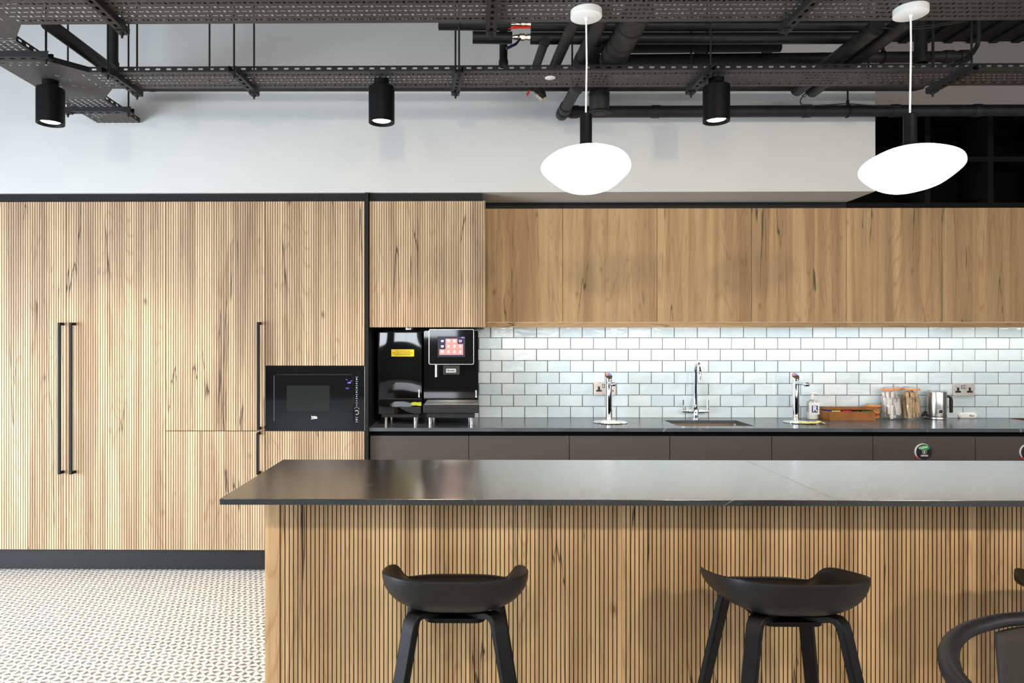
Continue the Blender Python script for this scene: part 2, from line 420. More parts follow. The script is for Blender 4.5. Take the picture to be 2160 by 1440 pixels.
# ================================================================ ROOM SHELL
YT = 4.04      # tall door fronts
YD = 4.06      # base door fronts
YC = 4.035     # back worktop front edge
YU = 4.32      # wall cupboard door fronts
YW = 4.60      # tiled wall
ZCT = .865     # back worktop top
CEIL = 3.385
struct(B().box(-5.2, 5.6, -9.2, 4.8, -.1, 0).build('floor', 'floor_tile', smooth=False, loc=(0, 0, 0)))
c = B(); c.box(-5.2, 5.6, -9.2, 4.8, CEIL, CEIL + .2)
x = -5.1
while x < 5.5:
    c.box(x, x + .05, -9, 4.6, CEIL - .014, CEIL); x += .15
struct(c.build('ceiling', 'deck_black', smooth=False, loc=(0, 0, CEIL)))
XB = XW(1847, 4.03)
struct(B().box(-5.2, 5.6, YW + .008, 4.8, 0, CEIL).build('wall_back', 'wall_shaded', smooth=False, loc=(0, 4.7, 0)))
struct(B().box(-5.2, XB, 4.03, YW + .007, 2.256, CEIL - .001).build('wall_bulkhead', 'wall_white', smooth=False, bevel=.003, loc=(0, 4.3, 2.256)))

def wall_with_openings(name, axis, pos, th, u0, u1, wins, z0, z1, mat='room_wall'):
    b = B()
    def bb(a0, a1, q0, q1):
        if axis == 'Y': b.box(a0, a1, pos, pos + th, q0, q1)
        else: b.box(pos, pos + th, a0, a1, q0, q1)
    bb(u0, u1, 0, z0); bb(u0, u1, z1, CEIL)
    cur = u0
    for a, c_ in wins: bb(cur, a, z0, z1); cur = c_
    bb(cur, u1, z0, z1)
    return struct(b.build(name, mat, smooth=False))
RW = [(-4.85, -2.95), (-2.3, -.4), (.4, 2.3), (2.95, 4.85)]
wall_with_openings('wall_rear', 'Y', -9.2, .1, -5.2, 5.6, RW, 1.5, 2.4)
wall_with_openings('wall_left', 'X', -5.2, .1, -9.2, 4.6, [(-4.2, -2.2), (-.6, 2.4)], .15, 2.75)
wall_with_openings('wall_right', 'X', 5.5, .1, -9.2, 4.6, [(-3.0, 1.0)], .7, 2.6)
nwin = 0
for a, c_ in RW:
    nwin += 1; b = B()
    for q0, q1 in ((a, a + .05), (c_ - .05, c_), ((a + c_) / 2 - .02, (a + c_) / 2 + .02)): b.box(q0, q1, -9.18, -9.12, 1.5, 2.4)
    b.box(a, c_, -9.18, -9.12, 1.5, 1.55); b.box(a, c_, -9.18, -9.12, 2.35, 2.4)
    struct(b.build('window_%d' % nwin, 'black_metal', smooth=False))

# ================================================================ TALL UNITS
def fluted(x0, x1, z0, z1, yf, mats, parent, name='door', th=.02, pitch=.01432, gw=.0034, gd=.006):
    n = max(1, round((x1 - x0) / pitch)); p = (x1 - x0) / n
    pts = [(x0, yf + th), (x0, yf)]; em = [0, 0]
    for i in range(1, n):
        gx = x0 + i * p
        pts += [(gx - gw / 2, yf), (gx - gw / 2, yf + gd), (gx + gw / 2, yf + gd), (gx + gw / 2, yf)]
        em += [1, 1, 1, 0]
    pts += [(x1, yf), (x1, yf + th)]; em += [0, 0]
    b = B(); k = len(pts)
    for z in (z0, z1): b.v += [(q[0], q[1], z) for q in pts]
    for i in range(k):
        j = (i + 1) % k; b.f.append([i, j, k + j, k + i]); b.mi.append(em[i])
    # caps as strips of quads: back slab plus slat ends
    def cap(o):
        b.f.append([o + i for i in range(k)] if o else [i for i in range(k)][::-1]); b.mi.append(0)
    cap(0); cap(k)
    return b.build(name, mats, parent, smooth=False)
def bar_handle(px, py0, py1, parent, Yf=YT):
    x0 = XW(px - 2.6, 4.0); x1 = XW(px + 2.6, 4.0); z1 = ZW(py0, 4.0, px); z0 = ZW(py1, 4.0, px)
    b = B(); b.box(x0, x1, 3.994, 4.006, z0, z1)
    for z in (z1 - .016, z0): b.box(x0, x1, 4.0, Yf, z, z + .016)
    return b.build('handle', 'black_metal', parent, bevel=.001, smooth=False, label='black bar handle')
Z_DT = ZW(425, YT, 500); Z_DB = .138
ZT0 = Z_DB
def tall_carcass(x0, x1, t, z1=None):
    B().box(x0, x1, YT + .022, YW, ZT0, z1 or Z_DT + .003).build('carcass', 'black_void', t, smooth=False)
g = .0031
cols = [(XW(-72, YT), XW(139.5, YT)), (XW(139.5, YT), XW(349.5, YT)), (XW(349.5, YT), XW(559, YT)), (XW(559, YT), XW(769.5, YT))]
t = thing('tall_cupboard', 'leftmost fluted oak tall cupboard, bar handle on the right edge of its door', 'cupboard', ((cols[0][0] + cols[0][1]) / 2, 4.3, 0), 'fluted oak tall cupboards')
tall_carcass(cols[0][0], cols[0][1], t); fluted(cols[0][0] + g, cols[0][1] - g, Z_DB, Z_DT, YT, ['oak_tall', 'groove_brown'], t)
bar_handle(125, 680, 1000, t)
t = thing('tall_cupboard', 'fluted oak tall cupboard with a bar handle on the left edge of its door', 'cupboard', ((cols[1][0] + cols[1][1]) / 2, 4.3, 0), 'fluted oak tall cupboards')
tall_carcass(cols[1][0], cols[1][1], t); fluted(cols[1][0] + g, cols[1][1] - g, Z_DB, Z_DT, YT, ['oak_tall', 'groove_brown'], t)
bar_handle(149.5, 680, 1000, t)
t = thing('fridge_housing', 'fluted oak tall unit left of the microwave with an upper and a lower door', 'cupboard', ((cols[2][0] + cols[2][1]) / 2, 4.3, 0))
tall_carcass(cols[2][0], cols[2][1], t)
zs = ZW(908.5, YT, 450)
fluted(cols[2][0] + g, cols[2][1] - g, zs + .002, Z_DT, YT, ['oak_tall', 'groove_brown'], t)
fluted(cols[2][0] + g, cols[2][1] - g, Z_DB, zs - .002, YT, ['oak_tall', 'groove_brown'], t)
bar_handle(544.5, 679, 907, t); bar_handle(543.5, 912, 1001, t)
zm1 = ZW(771.5, YT, 660); zm0 = ZW(908.5, YT, 660)
t = thing('microwave_housing', 'fluted oak tall unit around the built-in microwave', 'cupboard', ((cols[3][0] + cols[3][1]) / 2, 4.3, 0))
b = B(); x0, x1 = cols[3]
b.box(x0, x0 + .018, YT + .022, YW, ZT0, Z_DT + .003).box(x1 - .018, x1, YT + .022, YW, ZT0, Z_DT + .003)
b.box(x0 + .018, x1 - .018, YW - .02, YW, ZT0, Z_DT).box(x0 + .018, x1 - .018, YT + .022, YW - .02, zm1 + .001, Z_DT + .003).box(x0 + .018, x1 - .018, YT + .022, YW - .02, ZT0, zm0 - .001)
b.build('carcass', 'black_panel', t, smooth=False)
fluted(x0 + g, x1 - g, zm1 + .002, Z_DT, YT, ['oak_tall', 'groove_brown'], t)
fluted(x0 + g, x1 - g, Z_DB, zm0 - .002, YT, ['oak_tall', 'groove_brown'], t, name='drawer')
# microwave
mw = thing('microwave', 'black glass built-in microwave with a wordmark and touch controls', 'microwave', ((x0 + x1) / 2, 4.2, zm0))
B().box(x0 + .03, x1 - .03, YT + .022, 4.45, zm0 + .012, zm1 - .012).build('body', 'black_metal', mw, smooth=False)
xm1 = XW(768.7, YT - .006)
B().rrect(x0 + .001, xm1, zm0 + .0015, zm1 - .0015, .003, YT - .004, YT + .021).build('fascia', 'glass_black', mw, bevel=.001, smooth=False)
B().box(xm1, xm1 + .0022, YT - .004, YT + .02, zm0 + .003, zm1 - .003).build('edge_trim', 'steel', mw, smooth=False)
YM = YT - .004
def mx(px): return XW(px, YM)
def mz(py, px=660): return ZW(py, YM, px)
B().rrect(mx(578.5), mx(746), mz(890.5), mz(790), .009, YM - .007, YM).build('door', 'glass_black', mw, bevel=.0008, smooth=False)
B().rrect(mx(605.5), mx(696), mz(866.5), mz(813), .003, YM - .0078, YM - .0071).build('window', 'window_mesh', mw, smooth=False)
yl = YM - .0074
text('beko', .0165, mx(663.4), yl, mz(878.7), 'white_print', mw, 'wordmark', bold=.0006)
B().prism([(mx(656.8), mz(882.4)), (mx(670.2), mz(880.9)), (mx(670.2), mz(881.9)), (mx(656.8), mz(883.6))], yl - .0002, yl + .0003).build('logo_stroke', 'white_print', mw, smooth=False)
text('1:30', .0118, mx(736.8), yl, mz(806.8), 'display_blue', mw, 'clock_digits', bold=.0004)
for q in ((731.5, 800.5, 2.2), (741.5, 803, 2.4)): B().box(mx(q[0] - q[2] / 2), mx(q[0] + q[2] / 2), yl - .0002, yl + .0002, mz(q[1] + .6), mz(q[1] - .6)).build('display_symbol', 'display_blue', mw, smooth=False)
for a0, a1 in ((730, 732.8), (733.6, 736.4)):
    B().tube([(mx(a0), yl, mz(817.3)), (mx(a1), yl, mz(817.3)), (mx(a1), yl, mz(819.7)), (mx(a0), yl, mz(819.7))], .0005, 4, closed=True).build('display_symbol', 'display_blue', mw, smooth=False)
yc = YM - .0002
for py in (795.1, 804.2, 813.2, 822.3, 831.4, 840.4, 849.5, 858.5, 880.4, 889.5):
    B().box(mx(749.8), mx(755), yc - .0002, yc + .0003, mz(py + .35), mz(py - .35)).build('divider_line', 'icon_print', mw, smooth=False)
for py, hw, hh in ((799.5, 1.3, 1.9), (808.8, 1.3, 1.4), (817.8, 1.7, 1.2), (826.8, 1.6, 1.2), (835.9, 1.0, 1.6), (844.9, .8, 1.2), (854, .6, 1.3), (885, 1.6, 1.5)):
    B().prism([(mx(752.3 + u * hw), mz(py + v * hh)) for u, v in ((-1, 1), (-.45, 1), (-.45, .1), (.4, .1), (.4, 1), (1, 1), (1, -.6), (.4, -1), (-1, -1))], yc - .0002, yc + .0003).build('touch_icon', 'icon_print', mw, smooth=False)
for px in (747.8, 756.8): B().box(mx(px - .7), mx(px + .7), yc - .0002, yc + .0003, mz(861.6), mz(860.2)).build('touch_icon', 'icon_print', mw, smooth=False)
pts = [(mx(752.3) + .0122 * math.cos(a), YM - .0012, mz(869.6) + .0122 * math.sin(a)) for a in [PI * (-.62 + i * .115) for i in range(13)]]
B().tube(pts, .0013, 6).build('dial_ring', 'white_print', mw)
B().lathe([(.0095, 0), (.0095, .006), (.008, .008)], (mx(752.3), YM + .001, mz(869.6)), 24, axis='Y').build('dial', 'gloss_black', mw)

# black end panel and filler strips, plinths
xe0 = XW(769.6, 4.02); xe1 = XW(778, 4.02)
tag(B().box(xe0 + .0005, xe1 - .003, 4.02, YW, 0, 2.2585 - .004).build('end_panel', 'black_panel', smooth=False, bevel=.001),
    'tall matt black end panel between the microwave column and the coffee machines', 'panel')
xc1 = XW(1023.5, YT)
def strip(name, x0, x1, y0, y1, z0, z1, label, cat='trim'):
    return tag(B().box(x0, x1, y0, y1, z0, z1).build(name, 'black_panel', smooth=False), label, cat)
strip('filler_strip', cols[0][0], xe0 - .001, YT + .012, YW, Z_DT + .004, 2.2555, 'long black filler strip above the fluted tall cupboards')
strip('filler_strip', xe1, XW(1017.5, YT + .012), YT + .012, YW, Z_DT + .004, 2.2555, 'short black filler strip above the cupboard over the coffee machines')
strip('plinth', cols[0][0], xe0 - .001, 4.105, 4.14, 0, Z_DB - .003, 'black plinth under the fluted tall cupboards', 'plinth').data.materials[0] = M['kick_black']

# cupboard over coffee machines
ZC0 = ZW(690, YT, 900)
t = thing('wall_cupboard', 'fluted oak wall cupboard above the coffee machines', 'cupboard', ((xe1 + xc1) / 2, 4.3, ZC0))
B().box(xe1 + .001, xc1 - .012, YT + .022, YW - .001, ZC0 + .018, Z_DT + .003).build('carcass', 'black_panel', t, smooth=False)
B().box(xe1 + .001, xc1 - .012, YT + .022, YW - .001, ZC0, ZC0 + .017).build('bottom_panel', 'black_panel', t, smooth=False)
B().box(xc1 - .0115, xc1 + .0005, YT + .002, YW - .001, ZC0, Z_DT + .003).build('side_panel', 'oak_plain', t, smooth=False)
fluted(xe1 + .002, xc1 - .0015, ZC0, Z_DT, YT, ['oak_tall', 'groove_brown'], t, th=.0205)
B().cyl((XW(862, 4.2), 4.2, ZC0 - .012), (XW(862, 4.2), 4.2, ZC0), .03, .03, 24).build('cable_grommet', 'steel', t)

# ================================================================ WALL CUPBOARDS
ZU1 = ZW(439.5, YU, 1300); ZU0 = ZW(679.2, YU, 1300); ZP = ZW(690.3, YU, 1300)
ub = [xc1 + .001, XW(1187, YU), XW(1386, YU), XW(1585, YU), XW(1785.5, YU), XW(1987, YU), XW(2188, YU), XW(2390, YU)]
ulab = ['plain oak wall cupboard right beside the fluted cupboard over the coffee machines', 'second plain oak wall cupboard from the fluted one, above the left boiling-water tap',
        'plain oak wall cupboard above the sink mixer tap', 'plain oak wall cupboard above the right boiling-water tap, dark crack near its right edge',
        'plain oak wall cupboard above the tea box and jars', 'plain oak wall cupboard above the right-hand double socket', 'plain oak wall cupboard cut off by the right edge of the photo']
for i in range(7):
    x0, x1 = ub[i], ub[i + 1]
    t = thing('wall_cupboard', ulab[i], 'cupboard', ((x0 + x1) / 2, 4.45, ZP + .02), 'plain oak wall cupboards')
    B().box(x0, x1, YU + .02, YW - .001, ZU0 + .001, ZU1 + .001).build('carcass', 'oak_plain', t, smooth=False)
    B().box(x0 + .0013, x1 - .0013, YU, YU + .0195, ZU0 + .001, ZU1).build('door', 'oak_plain', t, smooth=False, bevel=.0008)
px0 = xc1 + .001
for i, (x0, x1) in enumerate(((px0, ub[4] - .0006), (ub[4] + .0006, ub[7]))):
    tag(B().box(x0, x1, YU + .001, YU + .02, ZP, ZU0 - .001).build('light_pelmet', 'oak_across', smooth=False, bevel=.0008),
        ['long oak pelmet under the wall cupboards from the coffee machines to the tea box', 'oak pelmet under the wall cupboards above the jars and right socket'][i], 'pelmet')
tag(B()  .box(px0 + .02, ub[7] - .02, 4.393, 4.407, ZU0 - .008, ZU0 - .0005).build('led_strip', 'strip_glow', smooth=False), 'glowing LED strip under the oak wall cupboards', 'light')
XS = XW(1788, YU)
strip('filler_strip', px0, XS, YU + .012, YW, ZU1 + .002, 2.2555, 'black filler strip above the wall cupboards and below the white bulkhead')
# black open shelving above, right
t = thing('open_shelving', 'black open shelving grid above the wall cupboards behind the right pendant', 'shelf', (2.9, 4.45, ZU1))
zt = ZW(238, YU, 1960); zb_ = ZU1 + .004
xs1 = ub[7]
b = B(); b.box(XS + .001, xs1, YW - .012, YW, zb_, zt); b.build('back_panel', 'black_void', t, smooth=False)
b = B(); b.box(XS + .001, xs1, YU + .003, YW - .013, zb_, ZW(427.5, YU, 1960)); b.build('bottom_rail', 'shelf_black', t, smooth=False)
B().box(XS + .001, xs1, YU + .003, YW - .013, zt - .02, zt).build('top_rail', 'shelf_black', t, smooth=False)
for pa in (1957.5, 2090.5, 2223, 2356):
    B().box(XW(pa - 5.6, YU), XW(pa + 5.6, YU), YU + .003, YW - .013, ZW(427.5, YU, 1960) + .0005, zt - .0205).build('upright', 'shelf_black', t, smooth=False)
edges = [XB + .001] + [q for pa in (1957.5, 2090.5, 2223, 2356) for q in (XW(pa - 5.6, YU), XW(pa + 5.6, YU))]
edges = [edges[i] for i in range(len(edges))]
for i in range(0, 8, 2):
    B().box(edges[i] + .0005, edges[i + 1] - .0005, YU + .004, YW - .013, ZW(340, YU, 2100), ZW(329.5, YU, 2100)).build('shelf_board', 'shelf_black', t, smooth=False)

# ================================================================ SPLASHBACK
TX, TZ = .1540, .0769
b = B(); b.box(xc1 - .10, 4.4, YW - .004, YW + .006, ZCT - .02, ZP + .04, 1)
zrow0 = ZW(857, YW, 1400)     # a horizontal joint
r0 = -2
for r in range(-1, 9):
    z0 = zrow0 + r * TZ; z1 = z0 + TZ
    ofs = XW(1276.5, YW) if (r % 2 == 0) else XW(1251.5, YW)
    k0 = int((xc1 - .12 - ofs) / TX) - 1
    for k in range(k0, k0 + 27):
        jx = random.uniform(-.0006, .0006)
        a0 = ofs + k * TX + .0017 + jx; a1 = ofs + (k + 1) * TX - .0017 + jx
        if a1 < xc1 - .09 or a0 > 4.4: continue
        a0 = max(a0, xc1 - .1); b0 = max(z0, ZCT - .01) + .0014; b1 = min(z1, ZP + .035) - .0014
        if b1 - b0 < .01 or a1 - a0 < .01: continue
        h = [random.uniform(-.0011, .0011) for _ in range(4)]; q = .0022; yy = YW - .0085
        jz = [random.uniform(-.0005, .0005) for _ in range(4)]
        o_ = [(a0, YW - .004, b0), (a1, YW - .004, b0), (a1, YW - .004, b1), (a0, YW - .004, b1)]
        i_ = [(a0 + q, yy + h[0], b0 + q + jz[0]), (a1 - q, yy + h[1], b0 + q + jz[1]), (a1 - q, yy + h[2], b1 - q + jz[2]), (a0 + q, yy + h[3], b1 - q + jz[3])]
        b.add(o_ + i_, [(4, 5, 6, 7), (0, 1, 5, 4), (1, 2, 6, 5), (2, 3, 7, 6), (3, 0, 4, 7)], 0)
b.keep = True
tag(b.build('tiled_splashback', ['tile_glaze', 'grout'], smooth=False, loc=(2.2, YW, ZCT)), 'pale blue-grey glazed brick tile splashback with brown grout above the back worktop', 'tiles')

# ================================================================ BASE UNITS AND WORKTOP
ZB1 = ZW(919.5, YD, 1400); ZBr = ZCT - .0215
bb_ = [xe1, XW(989, YD), XW(1201, YD), XW(1413, YD), XW(1628, YD), XW(1841.5, YD), XW(2057.5, YD), XW(2272, YD)]
blab = ['dark taupe base cupboard below the coffee machines', 'dark taupe base cupboard right of the one below the coffee machines', 'dark taupe base cupboard left of the sink unit',
        'dark taupe base cupboard below the sink', 'dark taupe base cupboard below the tea box', 'dark taupe dishwasher front with a round green and black magnet',
        'dark taupe appliance front at the right edge of the photo']
SX0, SX1, SY0, SY1 = 1.238, 1.703, 4.143, 4.447
for i in range(7):
    x0, x1 = bb_[i], bb_[i + 1]
    t = thing('base_cupboard', blab[i], 'cupboard', ((x0 + x1) / 2, 4.3, 0), 'dark taupe base cupboards')
    top = ZBr - .0005 if i not in (2, 3, 4) else .60
    B().box(x0 + .0005, x1 - .0005, YD + .021, YW - .006, .1385, top).build('carcass', 'black_panel', t, smooth=False)
    B().box(x0 + .0018, x1 - .0018, YD, YD + .019, .14, ZB1).build('door', 'base_taupe', t, smooth=False, bevel=.0012)
    B().box(x0 + .0005, x1 - .0005, YD + .0195, YD + .0207, ZB1 - .03, ZBr - .0005).build('handle_rail', 'black_void', t, smooth=False)
strip('plinth', xe1, bb_[7], 4.12, 4.15, 0, .138, 'black plinth under the dark base cupboards', 'plinth').data.materials[0] = M['kick_black']
b = B(); zt0, zt1 = ZCT - .021, ZCT; wx0, wx1 = xe1 - .0015, bb_[7]
b.box(wx0, SX0, YC, YW - .009, zt0, zt1).box(SX1, wx1, YC, YW - .009, zt0, zt1).box(SX0, SX1, YC, SY0, zt0, zt1).box(SX0, SX1, SY1, YW - .009, zt0, zt1)
tag(b.build('back_worktop', 'stone_back', smooth=False), 'dark grey stone worktop along the tiled wall with the sink cut-out', 'worktop')
# sink
t = thing('sink', 'undermount brushed steel sink below the mixer tap', 'sink', ((SX0 + SX1) / 2, (SY0 + SY1) / 2, ZCT - .2))
def bowl(x0, x1, y0, y1, z0, z1, r=.03, th=.006):
    bo = B(); rings = []
    def ringpts(ins, z, rr):
        pts = []
        for cx, cy, st in ((x1 - rr, y1 - rr, 0), (x0 + rr, y1 - rr, 1), (x0 + rr, y0 + rr, 2), (x1 - rr, y0 + rr, 3)):
            for i in range(7):
                an = PI / 2 * (st + i / 6); R_ = rr - ins; pts.append((cx + R_ * math.cos(an), cy + R_ * math.sin(an), z))
        return pts
    lv = [ringpts(-.02, z1, r + .01), ringpts(0, z1, r), ringpts(0, z0 + .03, r), ringpts(.009, z0 + .009, r), ringpts(.028, z0, r + .012)]
    n = len(lv[0])
    for L in lv: rings.append(len(bo.v)); bo.v += L
    for a, c_ in zip(rings, rings[1:]):
        for i in range(n): bo.f.append([a + i, a + (i + 1) % n, c_ + (i + 1) % n, c_ + i]); bo.mi.append(0)
    bo.f.append([rings[-1] + i for i in range(n)]); bo.mi.append(0)
    return bo
bowl(SX0 - .006, SX1 + .006, SY0 - .006, SY1 + .006, ZCT - .19, zt0 - .0015).build('bowl', 'steel_dark', t, solid=.0015)
B().rrect(1.43, 1.51, SY1 - .002, SY1 + .0035, .001, ZCT - .075, ZCT - .045, axis='Z').build('overflow', 'steel_dark', t, smooth=False)

# ================================================================ ISLAND
ZI = .90; YI0 = 2.045; YI1 = 2.735; YP = 2.263
xi0 = XW(463, YI0); xj = XW(1768, YI0); xpl = XW(559.5, YP); xf0 = XW(590.5, YP); XR = 3.6
ti = thing('kitchen_island', 'long kitchen island body clad in fluted oak', 'island', (1.5, 2.5, 0))
B().box(xpl, xf0, YP - .004, YI1 - .03, 0, ZI - .0185).build('end_panel', 'oak_island', ti, smooth=False, bevel=.001)
B().box(xf0 + .001, XR, YP + .022, YI1 - .04, .0, ZI - .0185).build('carcass', 'black_panel', ti, smooth=False)
xs = [xf0 + .002, XW(1311, YP), XW(2051, YP), XR]
for i in range(3):
    fluted(xs[i] + .0006, xs[i + 1] - .0006, .002, ZI - .0185, YP, ['oak_island', 'groove_black'], ti, name='fluted_panel', gw=.0031, gd=.009, pitch=.01436)
for i, (a, c_) in enumerate(((xi0, xj - .0001), (xj + .0001, XR + .1))):
    tag(B().box(a, c_, YI0, YI1, ZI - .018, ZI).build('island_worktop', 'stone_island', smooth=False, bevel=.0009),
        ['dark grey veined stone worktop slab on the left of the island', 'stone worktop slab on the right of the island, beyond the joint line'][i], 'worktop')
# ================================================================ COFFEE MACHINES
strip('niche_lining', xe1 + .001, XW(988, 4.59), 4.578, 4.591, ZCT + .001, ZC0 - .002, 'gloss black back panel behind the two coffee machines', 'panel').data.materials[0] = M['satin_black']
YR = 4.25
def quad_box(b, x0, x1, z0, z1, y, t=.0004): b.box(x0, x1, y - t, y + t, z0, z1)
t = thing('coffee_machine', 'glossy black bean-to-cup coffee machine with a touch screen, right of the two machines', 'coffee machine', (XW(951, 4.3), 4.35, ZCT))
xa, xb = XW(893.5, YR), XW(1009.3, YR)
B().rrect(xa, xb, ZW(853, YR), ZW(697, YR), .012, YR, 4.56).build('body', 'gloss_black', t, bevel=.002)
yt0 = 4.095; zt_ = ZW(852.5, yt0)
B().rrect(XW(892.8, yt0), XW(1010.6, yt0), ZW(871, yt0), zt_ - .002, .004, yt0, 4.27).build('drip_tray', 'satin_black', t, bevel=.002)
B().box(XW(894.5, yt0), XW(1009, yt0), yt0 + .004, YR - .001, zt_ - .0018, zt_ + .0008).build('drip_grid', 'steel', t, smooth=False)
B().box(XW(901, 4.14), XW(1001.5, 4.14), 4.14, 4.5, ZW(881, 4.14), ZW(871, 4.14) - .001).build('base', 'satin_black', t, smooth=False)
for px, yy in ((907.5, 4.22), (995, 4.22), (909, 4.48), (990, 4.48)):
    zf = ZW(881, 4.14)
    B().cyl((XW(px, 4.22), yy, ZCT + .0005), (XW(px, 4.22), yy, zf - .0005), .0125, .0125).build('foot', 'steel', t)
ys = 4.165
B().rrect(XW(904.3, ys), XW(1000, ys), ZW(769, ys), ZW(693.6, ys), .010, ys + .0015, YR - .001).build('screen_housing', 'steel', t, bevel=.001)
B().rrect(XW(905.8, ys), XW(998.6, ys), ZW(767.4, ys), ZW(695.2, ys), .008, ys - .002, ys + .0014).build('screen_glass', 'glass_black', t, smooth=False)
yl = ys - .0026
def sx(px): return XW(px, yl)
def sz(py): return ZW(py, yl, 950)
b = B(); quad_box(b, sx(923.3), sx(981), sz(752.5), sz(709.5), yl); dsp = b.build('display', 'screen_navy', t, smooth=False)
yp = yl - .0007; cx = [926.6, 939.6, 952.2, 965, 977]; ry = [714, 725.3, 736.4, 748.3]
for r, cs in enumerate(((1, 2), (1, 2, 3), (0, 1, 2, 3))):
    for c_ in cs:
        b = B(); quad_box(b, sx(cx[c_]) + .0002, sx(cx[c_ + 1]) - .0002, sz(ry[r + 1]) + .0002, sz(ry[r]) - .0002, yp, .0003)
        b.build('menu_tile', 'screen_pink', dsp, smooth=False)
yi = yp - .0006
for r in range(3):
    for c_ in range(4):
        pxc = (cx[c_] + cx[c_ + 1]) / 2; pyc = (ry[r] + ry[r + 1]) / 2 - .5
        dark = (r, c_) in ((0, 0), (0, 3), (1, 0))
        m_ = 'screen_white' if dark else 'screen_pale'
        if dark or r == 0 or (r == 2 and c_ == 0):
            poly = [(-4, 1.8), (-3.2, -1.5), (-1.8, -3), (1.8, -3), (3.2, -1.5), (4, 1.8), (2.6, 3.6), (-2.6, 3.6)] if not dark else [(-4, 2.6), (-2.6, -2.6), (2.6, -2.6), (4, 2.6)]
        else: poly = [(-2.4, 3.8), (-1.7, -3.4), (1.7, -3.4), (2.4, 3.8)]
        B().prism([(sx(pxc + q[0] * .8), sz(pyc - q[1] * .8)) for q in poly], yi - .0002, yi + .0002).build('menu_icon', m_, dsp, smooth=False)
        if (r, c_) == (0, 3): B().box(sx(pxc - 1.7), sx(pxc + 1.7), yi - .0006, yi - .0003, sz(pyc + 1.2), sz(pyc - 1.6)).build('menu_icon', 'screen_red', dsp, smooth=False)
B().box(sx(973), sx(979.8), yi - .0002, yi + .0002, sz(712.4), sz(710.8)).build('status_icon', 'display_blue', dsp, smooth=False)
B().rrect(XW(935, 4.18), XW(969.5, 4.18), ZW(790, 4.18), ZW(770.5, 4.18), .003, 4.18, YR - .001).build('coffee_outlet', 'satin_black', t, bevel=.001)
b = B(); quad_box(b, XW(941, 4.179), XW(961.8, 4.179), ZW(785.6, 4.179), ZW(777.4, 4.179), 4.179)
bd = b.build('badge', 'steel', t, smooth=False)
text('FRANKE', .0135, XW(951, 4.178), 4.1782, ZW(781.6, 4.178), 'satin_black', bd, bold=.0005)
B().cyl((XW(920, 4.2), 4.2, ZW(795, 4.2)), (XW(920, 4.2), 4.2, ZW(768, 4.2)), .0085, .0085).build('steam_wand', 'steel', t)
text('FRANKE', .0108, XW(1004.3, YR - .001), YR - .0006, ZW(829.5, YR), 'white_print', t, 'wordmark', rot=PI / 2, bold=.0004)
b = B(); quad_box(b, XW(1003, YR), XW(1006, YR), ZW(838, YR), ZW(835.6, YR), YR - .0006, .0003); b.build('logo_square', 'white_print', t, smooth=False)

YL = 4.205
t = thing('milk_fridge_unit', 'glossy black companion unit with a yellow notice, left of the coffee machine', 'coffee machine', (XW(843, 4.3), 4.35, ZCT))
la, lb = XW(797, YL), XW(889.3, YL)
B().box(la + .001, lb - .001, YL + .013, 4.55, ZW(873, YL), ZW(700, YL)).build('body', 'satin_black', t, smooth=False, bevel=.002)
def bulged(x0, x1, z0, z1, y, bul, d=.011, nx=10, nz=14):
    b = B(); idx = []
    for i in range(nz + 1):
        for j in range(nx + 1):
            u = j / nx * 2 - 1; v = i / nz * 2 - 1
            b.v.append((x0 + (x1 - x0) * j / nx, y + bul * (u * u * .8 + .5 * math.sin(v * 5.1) * (1 - u * u) * .35 + v * v * .6), z0 + (z1 - z0) * i / nz))
    for i in range(nz):
        for j in range(nx):
            a = i * (nx + 1) + j; b.f.append([a, a + 1, a + nx + 2, a + nx + 1]); b.mi.append(0)
    k = len(b.v); n = (nx + 1)
    b.v += [(x0, y + d, z0), (x1, y + d, z0), (x1, y + d, z1), (x0, y + d, z1)]
    b.f.append([k, k + 3, k + 2, k + 1]); b.mi.append(0)
    bot = list(range(0, n)); top = list(range(nz * n, nz * n + n)); lf = [i * n for i in range(nz + 1)]; rt = [i * n + nx for i in range(nz + 1)]
    b.f.append(bot[::-1] + [k, k + 1]); b.f.append(top + [k + 2, k + 3]); b.f.append(lf + [k + 3, k]); b.f.append(rt[::-1] + [k + 1, k + 2]); b.mi += [0] * 4
    return b
bulged(la, lb, ZW(840, YL), ZW(701.5, YL), YL, .0035).build('door', 'gloss_black', t, ang=50)
bulged(la, lb, ZW(873, YL), ZW(842, YL), YL, .0025, nz=6).build('drawer', 'gloss_black', t, ang=50)
B().box(XW(805, 4.22), XW(884, 4.22), 4.22, 4.5, ZW(880, 4.22), ZW(873.4, 4.22)).build('base', 'satin_black', t, smooth=False)
for px, yy in ((813.5, 4.225), (876, 4.225), (815, 4.47), (872, 4.47)):
    B().cyl((XW(px, 4.225), yy, ZCT + .0005), (XW(px, 4.225), yy, ZW(880, 4.22) - .0003), .0125, .0125).build('foot', 'steel', t)
yst = YL - .0012
sg = B().box(XW(825.5, yst), XW(873.5, yst), yst - .0004, yst + .0004, ZW(751.7, yst), ZW(736.6, yst)).build('notice', 'yellow_sign', t, smooth=False, label='yellow printed notice')
for s_, m_, py in (('CLEAN COFFEE MACHINE', 'red_print', 740.4), ('DISINFECTANT WIPES PROVIDED', 'dark_print', 748)):
    text(s_, .0098, XW(849.5, yst), yst - .0006, ZW(py, yst), m_, sg, sx=.66 if py > 745 else .78, bold=.0002)
for s_, m_, px in (('BEFORE', 'red_print', 832.2), ('AND', 'dark_print', 840.5), ('AFTER', 'red_print', 847.8), ('USE WITH THE', 'dark_print', 861.2)):
    text(s_, .0100, XW(px, yst), yst - .0006, ZW(744.3, yst), m_, sg, sx=.74, bold=.0002)
